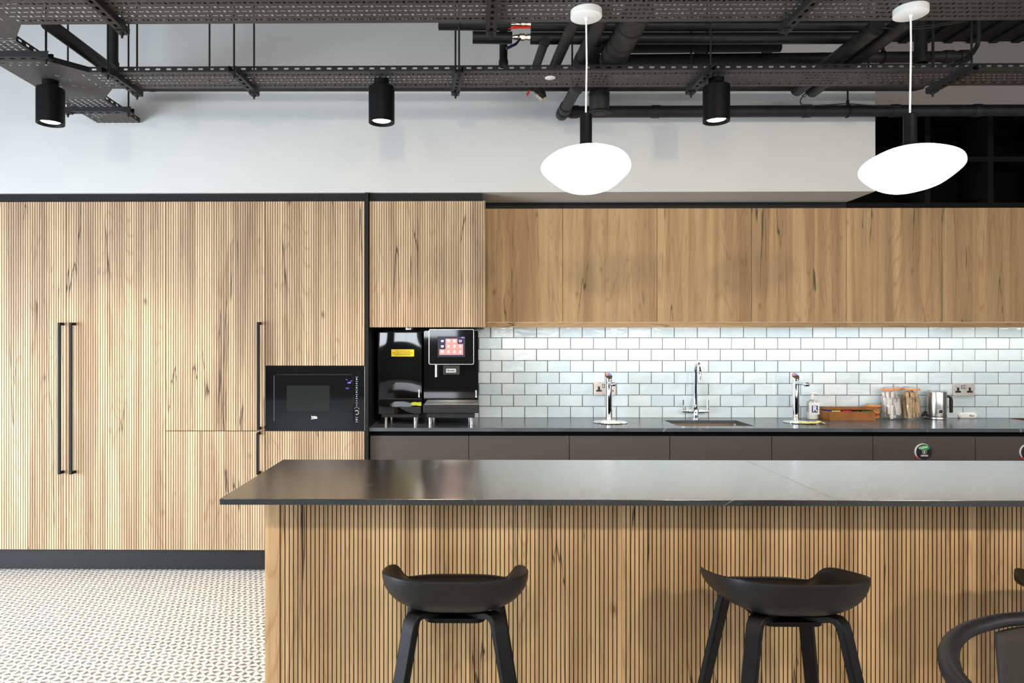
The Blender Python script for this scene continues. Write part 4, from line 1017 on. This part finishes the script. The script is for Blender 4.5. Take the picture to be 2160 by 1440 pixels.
# strut brackets
def strut(x0, y0, x1, y1, label, rods=(1, 1)):
    t = thing('strut_bracket', label, 'bracket', ((x0 + x1) / 2, (y0 + y1) / 2, ZTR - .026), 'slotted strut brackets')
    d = Vector((x1 - x0, y1 - y0, 0)); L = d.length; d.normalize(); n = Vector((-d.y, d.x, 0)); zt = ZTR - .0015; zb = zt - .024
    def P(u, w, z): return tuple(Vector((x0, y0, 0)) + d * u + n * w + Vector((0, 0, z)))
    b = B(); hw = .0205
    b.add([P(0, -hw, zb), P(L, -hw, zb), P(L, -hw, zt), P(0, -hw, zt)], [(0, 1, 2, 3)]); b.add([P(0, hw, zb), P(L, hw, zb), P(L, hw, zt), P(0, hw, zt)], [(0, 1, 2, 3)])
    for s_ in (-1, 1): b.add([P(0, s_ * hw, zt), P(L, s_ * hw, zt), P(L, s_ * .012, zt), P(0, s_ * .012, zt)], [(0, 1, 2, 3)])
    def q(u0, u1, a, c_): b.add([P(u0, a, zb), P(u1, a, zb), P(u1, c_, zb), P(u0, c_, zb)], [(0, 1, 2, 3)])
    q(0, L, -hw, -.0065); q(0, L, .0065, hw); u = 0; k = .045
    while k + .026 < L - .04:
        q(u, k, -.0065, .0065); u = k + .024; k += .048
    q(u, L, -.0065, .0065)
    b.build('channel', 'strut_metal', t, smooth=False, solid=.002)
    for i, ue in enumerate((.022, L - .022)):
        if not rods[i]: continue
        c_ = Vector(P(ue, 0, 0)); b = B()
        b.obox((c_.x, c_.y, zb - .004), .040, .040, .004, math.atan2(d.y, d.x)); b.build('square_washer', 'strut_metal', t, smooth=False, bevel=.0008)
        B().cyl((c_.x, c_.y, zb - .0145), (c_.x, c_.y, zb - .0063), .0085, .0085, 6).build('nut', 'strut_metal', t, smooth=False)
        B().cyl((c_.x, c_.y, zb - .026), (c_.x, c_.y, CEIL - .001), .0048, .0048, 10).build('threaded_rod', 'pipe_black', t)
def gx(px, py): return G(px, py, ZTR - .0255)
for (a, c_, lb) in (((222, 152), (289, 199), 'slotted black strut under the narrow cable tray just right of the left junction plate'), ((490, 150), (534, 196), 'slotted black strut under the narrow tray, left of the middle spotlight'),
                    ((969, 151), (960, 197), 'slotted black strut under the narrow tray between the middle spotlight and the red valves'), ((1503, 147.5), (1459, 193), 'slotted black strut under the narrow tray touching the right spotlight'),
                    ((2057, 147), (1967, 193), 'slotted black strut under the narrow tray right of the right pendant cord')):
    A = gx(*a); C_ = gx(*c_); strut(A[0], A[1], C_[0], max(C_[1] + .016, YM1 + .034), lb)
for (px, py, dx, lb) in ((256, 66, .02, 'slotted black strut under the wide cable tray at top left'), (1036, 72, .0, 'slotted black strut under the wide tray left of the left pendant'),
                       (1655, 66, .01, 'slotted black strut under the wide tray between the two pendants')):
    A = gx(px, py); strut(A[0] + dx, YU0 - .06, A[0], max(A[1] + .012, YU1 + .034), lb)
strut(-2.75, 3.045, -1.895, 3.045, 'slotted black strut running left to right under the junction in the top left corner')
strut(-2.27, 3.765, -1.888, 3.765, 'slotted black strut under the tray end beside the left spotlight')

# pipes
def C3(px, py, Y): return (XW(px, Y), Y, ZW(py, Y, px))
def pipe(name, pts, r, m_, label, collars=(), cat='pipe', seg=20, cr=1.14, cl=.03):
    t = thing(name, label, cat, tuple(pts[0])); B().tube(pts, r, seg).build('pipe_run', m_, t)
    for f in collars:
        # f is a fraction of the run between first and last point
        a = Vector(pts[0]); c_ = Vector(pts[-1]); p = a.lerp(c_, f); d = (c_ - a).normalized() * cl / 2
        b = B(); b.tube([p - d, p - d * .8, p + d * .8, p + d], [r * cr, r * cr * 1.02, r * cr * 1.02, r * cr], seg); b.build('collar', m_, t)
    return t
p_ = lambda px, py, Y: C3(px, py, Y)
lag1 = pipe('insulated_pipe', [p_(925, 51, 3.30), p_(1078, 52, 3.30)], .028, 'lagging', 'short lagged black pipe left of the red-handled valve under the wide tray')
lag2 = pipe('insulated_pipe', [p_(1120, 54, 3.30), p_(1500, 54, 3.30), p_(1885, 53, 3.30)], .0275, 'lagging', 'upper long lagged black pipe right of the red-handled valve')
pipe('insulated_pipe', [p_(997, 79, 3.34), p_(1080, 80, 3.34)], .029, 'lagging', 'short lagged black pipe left of the blue-handled valve')
pipe('insulated_pipe', [p_(1119, 81, 3.34), p_(1500, 81, 3.34), p_(1815, 80, 3.34), p_(1826, 81, 3.34)], [.028, .028, .027, .015], 'lagging', 'lower long lagged black pipe right of the blue-handled valve')
pipe('waste_pipe', [p_(1262, 103, 3.60), p_(1646, 100, 3.60)], .0235, 'pipe_black', 'black waste pipe with an open cut end between the two pendants', (.56, .93), cl=.05)
pipe('waste_pipe', [p_(1225, 127, 3.70), p_(1700, 123, 3.70), p_(2036, 119, 3.70)], .0285, 'pipe_black', 'long black waste pipe below the lagged pipes, ending right of the right pendant cord', (.955, .995), cl=.05)
pipe('waste_pipe', [p_(288, 185, 3.85), p_(1930, 184, 3.85), p_(1943, 181, 3.85), p_(1950, 172, 3.85)], .0205, 'pipe_black', 'thin black pipe tight behind the narrow cable tray along the bulkhead', (.02, .115, .475, .49), cr=1.12)
pipe('waste_pipe', [p_(1187, 236, 3.93), p_(2420, 232, 3.93)], .0325, 'pipe_black', 'lowest black waste pipe fixed to the bulkhead and running off to the right', (.02, .16, .42, .57, .71), cl=.045, cr=1.1)
t = pipe('waste_pipe', [p_(1219, 180, 3.50), p_(1186, 240, 3.90)], .031, 'pipe_black', 'black waste pipe dropping to the left end of the lowest pipe', (.05, .78, .97), cl=.05)
pipe('waste_pipe', [p_(1150, 86, 3.26), p_(1130, 142, 3.56)], .022, 'pipe_black', 'slim black branch pipe just right of the blue-handled valve', (.06,), cl=.02)
pipe('waste_pipe', [p_(1222, 20, 2.88), p_(1170, 139, 3.45)], .0265, 'pipe_black', 'black sloping pipe immediately left of the left pendant canopy', ())
pipe('waste_pipe', [p_(1276, 20, 2.88), p_(1224, 133, 3.43)], .036, 'pipe_black', 'thick black sloping pipe behind the left pendant cord', (.93,), cl=.08, cr=1.06)
pipe('ventilation_duct', [p_(1350, 18, 2.86), p_(1292, 126, 3.38)], .060, 'pipe_black', 'thickest black sloping duct right of the left pendant canopy', (.32, .62, .78, .97), cl=.05, cr=1.04, seg=32)
pipe('waste_pipe', [p_(1262, 84, 3.50), p_(1252, 112, 3.66)], .033, 'pipe_black', 'stubby black pipe bend half hidden behind the thickest duct', (.1,))
X, _, zc = p_(1264, 239, 3.66); t = thing('extract_valve', 'black vertical duct with a round flanged mouth behind the left pendant cord', 'vent', (X, 3.66, zc))
B().lathe([(.050, .004), (.054, .05), (.054, .10), (.056, .102), (.056, .106), (.052, .108), (.052, .245)], (X, 3.66, zc), 36).build('duct', 'pipe_black', t)
B().lathe([(.046, -.002), (.064, -.003), (.066, .001), (.055, .010), (.046, .010)], (X, 3.66, zc), 36).build('flange', 'black_metal', t)
B().lathe([(.001, -.004), (.030, -.004), (.034, .0), (.034, .004), (.001, .006)], (X, 3.66, zc), 30).build('disc', 'pipe_black', t)
for a, c_, lb in (((1832, 66, 3.02), (1688, 183, 3.76), 'lagged black pipe sloping down left of the right pendant cord, nearer of a pair'), ((1903, 40, 2.93), (1722, 190, 3.78), 'lagged black pipe sloping down left of the right pendant cord, reaching furthest right')):
    q0 = p_(*a); q1 = p_(*c_); X0 = (1.775 if a[0] == 1832 else 1.868)
    z_ = HEYE + 1.385
    pipe('insulated_pipe', [(X0, a[2], z_), (X0, c_[2], z_)], .036, 'lagging', lb)
pipe('waste_pipe', [(-1.935, 3.085, HEYE + 1.45), (-1.93, 3.66, HEYE + 1.45)], .032, 'pipe_black', 'black pipe running away between the trays at top left')
def column(px, y0, Y, r, label, py1=150):
    X = XW(px, Y); z0 = ZW(py1, Y, px)
    t = thing('vertical_pipe', label, 'pipe', (X, Y, z0)); B().cyl((X, Y, z0), (X, Y, CEIL - .001), r, r).build('pipe_run', 'pipe_black', t)
    B().cyl((X, Y, z0), (X, Y, z0 + .03), r * 1.18, r * 1.18).build('collar', 'pipe_black', t)
column(239.5, 0, 3.72, .0245, 'vertical black pipe right of the left junction plate', 143)
column(1062, 0, 3.62, .0215, 'vertical black pipe below the blue-handled valve', 140)
column(1942, 0, 3.56, .030, 'vertical black pipe behind the right pendant cord', 134)
# pipe hangers
for px, py, Y, r, z1p, lb in ((1788, 234, 3.93, .0345, 120, 'black pipe clip and rod holding the lowest waste pipe'), (1862, 121, 3.70, .031, 60, 'black pipe clip holding the long waste pipe left of the right pendant cord'), (1492, 102, 3.60, .026, 60, 'black pipe clip on the cut waste pipe between the pendants')):
    X, _, Z = p_(px, py, Y); t = thing('pipe_clip', lb, 'clip', (X, Y, Z), 'pipe clips')
    B().tube([(X, Y + r * math.cos(a), Z + r * math.sin(a)) for a in [2 * PI * i / 24 for i in range(24)]], .0045, 8, closed=True).build('ring', 'black_metal', t)
    B().cyl((X, Y, Z + r + .003), (X, Y, Z + r + .025), .009, .009, 10).build('boss', 'black_metal', t)
    B().cyl((X, Y, Z + r + .02), (X, Y, CEIL - .001 if py < 200 else Z + r + .33), .0048, .0048, 10).build('rod', 'black_metal', t)
for px, Y in ((442, 3.62), (1175 + 32, 3.60), (1832, 3.46), (1969, 3.66)):
    X = XW(px, Y); z0 = ZW(176, Y, px)
    tag(B().cyl((X, Y, z0), (X, Y, CEIL - .001), .0048, .0048, 10).build('hanger_rod', 'pipe_black'), 'thin black threaded hanger rod between the trays and the ceiling', 'rod', 'loose hanger rods')
# valves
X, Y, Z = p_(1098, 52, 3.30); t = thing('red_handled_valve', 'brass ball valve with a red lever between the lagged pipes', 'valve', (X, Y, Z))
x0, x1 = XW(1078.6, Y), XW(1119.4, Y); L = x1 - x0
b = B(); b.lathe([(.008, 0), (.008, L * .22), (.013, L * .23), (.013, L * .36), (.010, L * .37), (.010, L * .46), (.015, L * .5), (.015, L * .68), (.012, L * .7), (.012, L * .78), (.014, L * .8), (.014, L)], (x0, Y, Z), 14, axis='X'); b.build('body', 'brass', t, ang=25)
B().tube([(x0 + L * .99, Y - .012, Z - .019), (x0 + L * .5, Y - .016, Z - .021), (x0 + L * .1, Y - .016, Z - .017)], .0055, 8).build('lever', 'red_handle', t)
B().prism([(x0 - .02, Z - .031), (x0 + .03, Z - .028), (x0 + .055, Z - .020), (x0 + .01, Z - .018)], Y - .022, Y - .017).build('lever_grip', 'red_handle', t, smooth=False, bevel=.001)
X, Y, Z = p_(1099, 79, 3.34); t = thing('blue_handled_valve', 'brass ball valve with a dark blue lever below the red-handled one', 'valve', (X, Y, Z))
x0, x1 = XW(1080.8, Y), XW(1118.2, Y); L = x1 - x0
b = B(); b.lathe([(.010, 0), (.010, L * .12), (.014, L * .14), (.014, L * .3), (.011, L * .32), (.018, L * .4), (.018, L * .68), (.013, L * .7), (.013, L * .8), (.016, L * .82), (.016, L)], (x0, Y, Z), 14, axis='X'); b.build('body', 'brass', t, ang=25)
B().tube([(X - .004, Y - .018, Z - .014), p_(1088, 93, 3.30), p_(1068, 102.5, 3.29)], [.004, .0065, .0075], 10).build('lever', 'blue_handle', t)
X, Y, Z = p_(1142, 200, 3.72); t = thing('drain_valve', 'brass angled drain valve with a small red lever below the narrow tray', 'valve', (X, Y, Z))
b = B(); b.tube([p_(1128, 193, 3.74), p_(1138, 202, 3.72)], [.013, .017], 12); b.tube([p_(1136, 200, 3.72), p_(1148, 211, 3.70)], [.021, .019], 8); b.build('body', 'brass', t, ang=25)
B().tube([p_(1134, 184, 3.842), p_(1140, 191, 3.75), p_(1146, 204, 3.70)], [.020, .026, .017], 12).build('pipe_stub', 'pipe_black', t)
B().tube([p_(1118, 190, 3.70), p_(1111, 201, 3.70)], [.003, .0065], 8).build('lever', 'red_handle', t)
# corrugated conduit and loose wires
pts = []; ctrl = [p_(*q) for q in ((2062, 25, 3.16), (2064, 50, 3.17), (2065, 75, 3.18), (2062, 95, 3.19), (2052, 112, 3.20), (2036, 124, 3.22), (2018, 134, 3.25), (1998, 143, 3.30))]
for i in range(len(ctrl) - 1):
    for k in range(14): pts.append(Vector(ctrl[i]).lerp(Vector(ctrl[i + 1]), k / 14))
tag(B().tube(pts, [.0105 if i % 2 else .0085 for i in range(len(pts))], 10).build('flexible_conduit', 'black_metal', ang=70), 'corrugated black flexible conduit curving into the narrow tray at top right', 'conduit')
def wire(ctrl, label, r=.0032):
    P = [Vector(p_(*q)) for q in ctrl]; pts = []
    for i in range(len(P) - 1):
        a = P[max(i - 1, 0)]; b_ = P[i]; c_ = P[i + 1]; d = P[min(i + 2, len(P) - 1)]
        for k in range(6):
            u = k / 6; pts.append(.5 * ((2 * b_) + (c_ - a) * u + (2 * a - 5 * b_ + 4 * c_ - d) * u * u + (3 * b_ - a - 3 * c_ + d) * u ** 3))
    pts.append(P[-1]); tag(B().tube(pts, r, 8).build('wire', 'cord_black'), label, 'wire')
wire(((1712, 189, 3.83), (1700, 195, 3.84), (1692, 205, 3.85), (1688, 214, 3.86), (1693, 221, 3.865), (1712, 223, 3.868), (1750, 221, 3.868), (1790, 219, 3.868), (1846, 223, 3.868), (1900, 224, 3.868)), 'thin black wire drooping onto the lowest waste pipe')
wire(((1699, 190, 3.80), (1700, 201, 3.80), (1696, 205, 3.80), (1692, 200, 3.80)), 'tiny loop of black wire under the narrow tray', .002)
wire(((1860, 58, 3.0), (1900, 61, 3.0), (1945, 60, 3.0), (1990, 53, 3.0), (2040, 44, 3.0)), 'thin black wire sagging behind the right pendant canopy')
wire(((1880, 54, 3.05), (1930, 56, 3.05), (1985, 50, 3.05), (2030, 42, 3.05)), 'second thin black wire sagging behind the right pendant canopy')
# small white disc on the tray
X, Y = G(1160.5, 165, ZTR - .003)
tag(B().lathe([(.024, 0), (.026, .0012), (.026, .0022)], (X, Y, ZTR - .0032), 32).build('white_disc', 'white_plastic', loc=(X, Y, ZTR - .003)), 'small white disc stuck under the narrow cable tray left of the left pendant cord', 'disc')

# spotlights
def spotlight(px, label):
    Y = 3.375; X = XW(px, Y)
    t = thing('spotlight', label, 'spotlight', (X, Y, ZTR - .20), 'black cylinder spotlights')
    z = ZTR - .0008
    B().lathe([(.036, -.024), (.037, -.023), (.037, 0), (.001, 0)], (X, Y, z), 32).build('mount', 'lamp_black', t)
    B().cyl((X, Y, z - .040), (X, Y, z - .0242), .009, .009, 16).build('stem', 'lamp_black', t)
    zt, zb = z - .038, z - .213; r = .064
    b = B(); b.lathe([(.001, zt), (r - .002, zt), (r, zt - .002), (r, zb), (r - .004, zb), (r - .008, zb + .006), (.046, zb + .018)], (X, Y, 0), 40, cap=False); b.build('housing', 'lamp_black', t)
    b = B(); b.lathe([(.0465, zb + .0175), (.044, zb + .012), (.001, zb + .011)], (X, Y, 0), 32, cap=False); b.build('lens', 'lens_glow', t)
    return X, Y, zb
POS = [spotlight(106.5, 'black cylinder spotlight under the junction plate at top left'), spotlight(805, 'black cylinder spotlight above the coffee machines'), spotlight(1511, 'black cylinder spotlight between the two pendants')]
for (X, Y, z), pw in zip(POS, (95, 52, 46)):
    spot('spotlight_beam', (X, Y, z - .004), (X, Y + .10, 0), pw, (1, .86, .68), 88, .75, .035)

# pendants
def pendant(cpx, cpy, outline, pc, sock_px, label, syy):
    X, Y = G(cpx, cpy, ZTR - .029)
    t = thing('pendant_lamp', label, 'pendant lamp', (X, Y, ZW(pc[1], Y, pc[0]) - .08), 'white pebble pendant lamps')
    B().lathe([(.0001, -.027), (.0585, -.027), (.061, -.0255), (.061, -.001), (.0001, -.001)], (X, Y, ZTR), 44).build('canopy', 'white_paint', t)
    B().lathe([(.005, -.040), (.007, -.0275)], (X, Y, ZTR), 16).build('cord_grip', 'white_paint', t)
    zs1 = ZW(241, Y, sock_px); zs0 = ZW(syy, Y, sock_px)
    xs_ = XW(sock_px, Y)
    B().tube([(X, Y, ZTR - .039), (X + .001, Y, ZTR - .12), (xs_ + .003, Y, (ZTR + zs1) / 2), (xs_, Y, zs1 + .02), (xs_, Y, zs1 - .005)], .0036, 8).build('cord', 'white_plastic', t)
    B().lathe([(.029, zs0 - .012), (.0265, zs0), (.0235, zs0 + .012), (.0235, zs1 - .003), (.021, zs1)], (xs_, Y, 0), 32).build('lamp_holder', 'lamp_black', t)
    ol = [((XW(pc[0] + a, Y) - XW(pc[0], Y)), (ZW(pc[1] + q, Y, pc[0]) - ZW(pc[1], Y, pc[0]))) for a, q in outline]
    pol = sorted([(math.atan2(z / .085, x / .16) % (2 * PI), math.hypot(x, z), x, z) for x, z in ol])
    def R(th):
        th %= 2 * PI; n = len(pol)
        for i in range(n):
            a0 = pol[i][0]; a1 = pol[(i + 1) % n][0] + (2 * PI if i == n - 1 else 0); tt = th if th >= a0 else th + 2 * PI
            if a0 <= tt <= a1:
                p = [pol[(i - 1) % n], pol[i], pol[(i + 1) % n], pol[(i + 2) % n]]; u = (tt - a0) / (a1 - a0)
                f = lambda k: .5 * ((2 * p[1][k]) + (p[2][k] - p[0][k]) * u + (2 * p[0][k] - 5 * p[1][k] + 4 * p[2][k] - p[3][k]) * u * u + (3 * p[1][k] - p[0][k] - 3 * p[2][k] + p[3][k]) * u ** 3)
                return f(2), f(3)
        return pol[0][2], pol[0][3]
    b = B(); NT_, NP = 80, 26; Xc, Zc = XW(pc[0], Y), ZW(pc[1], Y, pc[0])
    rim = [R(2 * PI * i / NT_) for i in range(NT_)]
    for _ in range(5): rim = [tuple((rim[i - 1][k] + 2 * rim[i][k] + rim[(i + 1) % NT_][k]) / 4 for k in (0, 1)) for i in range(NT_)]
    b.v.append((Xc, Y - .118, Zc))
    for j in range(1, NP):
        ph = -PI / 2 + PI * j / NP
        for i in range(NT_):
            x, z = rim[i]; b.v.append((Xc + x * math.cos(ph), Y + .118 * math.sin(ph), Zc + z * math.cos(ph)))
    b.v.append((Xc, Y + .118, Zc)); e = len(b.v) - 1
    for i in range(NT_): b.f.append([0, 1 + (i + 1) % NT_, 1 + i]); b.mi.append(0)
    for j in range(NP - 2):
        for i in range(NT_):
            a = 1 + j * NT_; b.f.append([a + i, a + (i + 1) % NT_, a + NT_ + (i + 1) % NT_, a + NT_ + i]); b.mi.append(0)
    a = 1 + (NP - 2) * NT_
    for i in range(NT_): b.f.append([a + i, a + (i + 1) % NT_, e]); b.mi.append(0)
    b.build('shade', 'shade_glow', t, ang=80)
pendant(1236.5, 38.5, [(96, -4), (93, 10), (88, -22), (74, -34), (56, -41), (28, -46), (0, -47), (-37, -41), (-58, -34), (-75, -24), (-91, -9), (-95, 3), (-89, 15), (-75, 27), (-61, 37), (-45, 48), (-26, 55), (-4, 58), (32, 54), (59, 42), (83, 20)], (1235, 352), 1236, 'glowing white pebble-shaped pendant above the sink side, left of the two', 306)
pendant(1921, 33, [(109, -13), (106, -25), (97, -33), (108, -3), (74, -41), (30, -47), (-12, -45), (-49, -36), (-90, -15), (-103, -3), (-110, 10), (-106, 20), (-93, 32), (-62, 50), (-18, 57), (44, 43), (76, 24), (101, 4)], (1923, 352), 1919.5, 'glowing white pebble-shaped pendant in front of the black shelving, right of the two', 305)
# ================================================================ BAR STOOLS
def make_stool():
    t = thing('bar_stool', '', 'bar stool', (0, 0, 0), 'black bar stools at the island')
    a, bk = .203, .185; N, R_ = 64, 16
    b = B(); b.v.append((0, .01, .622)); idx = []
    def sp(c, e): return math.copysign(abs(c) ** e, c)
    for j in range(1, R_ + 1):
        r = j / R_
        for i in range(N):
            th = 2 * PI * i / N; c_, s_ = math.cos(th), math.sin(th)
            x = a * sp(c_, .62); y = bk * sp(s_, .72)
            tt = y / bk; xx = abs(x) / a
            side = .747 - .046 * min(1, max(0, (tt + .75) / 1.3))
            front = .643
            w = max(0, min(1, (xx - .76) / .22)); w = w * w * (3 - 2 * w)
            fz = max(0, min(1, (tt - .35) / .55)); fz = fz * fz * (3 - 2 * fz)
            zr = side * (1 - fz) + (front + (side - front) * w) * fz
            e = 2.2
            zz = .622 + (zr - .622) * r ** e
            rr = 1 - (1 - r) ** 1.35 if False else r
            f = math.sin(rr * PI / 2)
            b.v.append((x * f, .0 + y * f + .01 * (1 - r), zz))
    for i in range(N): b.f.append([0, 1 + i, 1 + (i + 1) % N]); b.mi.append(0)
    for j in range(R_ - 1):
        for i in range(N):
            k = 1 + j * N; b.f.append([k + i, k + N + i, k + N + (i + 1) % N, k + (i + 1) % N]); b.mi.append(0)
    o = b.build('seat', 'stool_shell', t, ang=80)
    md = o.modifiers.new('solid', 'SOLIDIFY'); md.thickness = .0075; md.offset = 0
    md = o.modifiers.new('bevel', 'BEVEL'); md.width = .003; md.segments = 2; md.limit_method = 'ANGLE'; md.angle_limit = math.radians(50)
    B().rrect(-.085, .085, -.085, .085, .03, .599, .611, axis='Z').build('mount_plate', 'stool_leg', t, smooth=False)
    for sx_ in (-1, 1):
        for sy_ in (-1, 1):
            d = Vector((sx_ * .72, sy_ * .67, 0)).normalized()
            wdir = Vector((-d.y, d.x, 0)); pref = Vector((1, 0, 0)) * (1 if wdir.x > 0 else -1); wdir = (wdir * .62 + pref * .38).normalized()
            path = [(.060, .604), (.100, .614), (.134, .6255), (.149, .624), (.160, .612), (.1675, .585), (.295, .012)]
            b = B(); n = len(path)
            for i, (r, z) in enumerate(path):
                a0 = path[max(i - 1, 0)]; a1 = path[min(i + 1, n - 1)]; tx, tz = a1[0] - a0[0], a1[1] - a0[1]; l_ = math.hypot(tx, tz); nx, nz = -tz / l_, tx / l_
                th = .009; hw = .0195 if i < n - 1 else .016
                for s1, s2 in ((-1, -1), (1, -1), (1, 1), (-1, 1)):
                    p = d * (r + nx * th * s2) + wdir * hw * s1; b.v.append((p.x, p.y, z + nz * th * s2))
            for i in range(n - 1):
                for k in range(4): b.f.append([i * 4 + k, i * 4 + (k + 1) % 4, i * 4 + 4 + (k + 1) % 4, i * 4 + 4 + k]); b.mi.append(0)
            b.f.append([3, 2, 1, 0]); b.mi.append(0); k = (n - 1) * 4; b.f.append([k, k + 1, k + 2, k + 3]); b.mi.append(0)
            lg = b.build('leg', 'stool_leg', t, bevel=.003, ang=30)
            e = d * .297; B().cyl((e.x, e.y, 0.0005), (e.x, e.y, .0115), .012, .012, 12).build('foot_pad', 'black_metal', lg)
    q = .232
    pts = [Vector((sx_ * .72, sy_ * .67, 0)).normalized() * q for sx_, sy_ in ((-1, -1), (1, -1), (1, 1), (-1, 1))]
    B().tube([(p.x, p.y, .235) for p in pts], .008, 10, closed=True).build('footrest', 'steel', t)
    return t
st = make_stool()
places = [(XW(961, 1.96), 1.96, 0, 'black shell bar stool facing the island straight on, below the left half of the worktop'),
          (.872, 1.945, 0, 'black shell bar stool below the right half of the worktop, seen from its side'),
          (1.81, 1.945, 0, 'black shell bar stool mostly outside the right edge, only its tip in view')]
copies = [copy_tree(st) for _ in range(2)]
for o, (x, y, a, lb) in zip([st] + copies, places):
    o.location = (x, y, 0); o.rotation_euler = (0, 0, a); o['label'] = lb

# ================================================================ ARMCHAIR
CX_, CY_ = 1.19, 1.15
t = thing('armchair', 'black chair with a curved tube back in the bottom right corner', 'chair', (CX_, CY_, 0))
zc = .80
half = [(0, .276, 0), (-.051, .272, 0), (-.110, .260, 0), (-.168, .236, 0), (-.221, .206, 0), (-.274, .162, 0), (-.318, .111, 0), (-.350, .061, 0), (-.373, .012, 0), (-.384, -.05, -.004), (-.380, -.115, -.012), (-.352, -.165, -.035), (-.315, -.18, -.10), (-.29, -.185, -.30), (-.27, -.20, -.7985)]
rad = [.0135, .0135, .0137, .014, .0148, .016, .0172, .0172, .0168, .016, .0155, .015, .015, .014, .012]
full = half[::-1][:-1] + [(-p[0], p[1], p[2]) for p in half]; rr = rad[::-1][:-1] + rad
def smooth_path(P, Rr, k=6):
    P = [Vector(p) for p in P]; o, r = [], []
    for i in range(len(P) - 1):
        a = P[max(i - 1, 0)]; b_ = P[i]; c_ = P[i + 1]; d = P[min(i + 2, len(P) - 1)]
        for j in range(k):
            u = j / k; o.append(.5 * ((2 * b_) + (c_ - a) * u + (2 * a - 5 * b_ + 4 * c_ - d) * u * u + (3 * b_ - a - 3 * c_ + d) * u ** 3)); r.append(Rr[i] * (1 - u) + Rr[i + 1] * u)
    o.append(P[-1]); r.append(Rr[-1]); return o, r
full, rr = smooth_path(full, rr)
B().tube([p + Vector((CX_, CY_, zc)) for p in full], rr, 16).build('back_hoop', 'chair_black', t)
b = B(); nx, nz = 14, 12
for j in range(nz + 1):
    v = j / nz; z = .790 + (.435 - .790) * v
    for i in range(nx + 1):
        u = i / nx * 2 - 1; w = .128 - .006 * v
        b.v.append((CX_ + u * w, CY_ + .258 - .035 * u * u * 0 - .012 * u * u - .03 * v, z - (.010 * abs(u) ** 3 if j == 0 else 0)))
for j in range(nz):
    for i in range(nx): k = j * (nx + 1) + i; b.f.append([k, k + 1, k + nx + 2, k + nx + 1]); b.mi.append(0)
b.build('back_panel', 'cushion', t, solid=.012)
B().rrect(CX_ - .25, CX_ + .25, CY_ - .23, CY_ + .24, .10, .425, .455, axis='Z', seg=8).build('seat', 'cushion', t, bevel=.008)
for sx_ in (-1, 1):
    B().tube([(CX_ + sx_ * .19, CY_ + .16, .4245), (CX_ + sx_ * .225, CY_ + .24, .001)], [.015, .011], 12).build('leg', 'chair_black', t)
    B().tube([(CX_ + sx_ * .2, CY_ - .18, .43), (CX_ + sx_ * .285, CY_ - .187, .43)], [.011, .011], 10).build('seat_rail', 'chair_black', t)
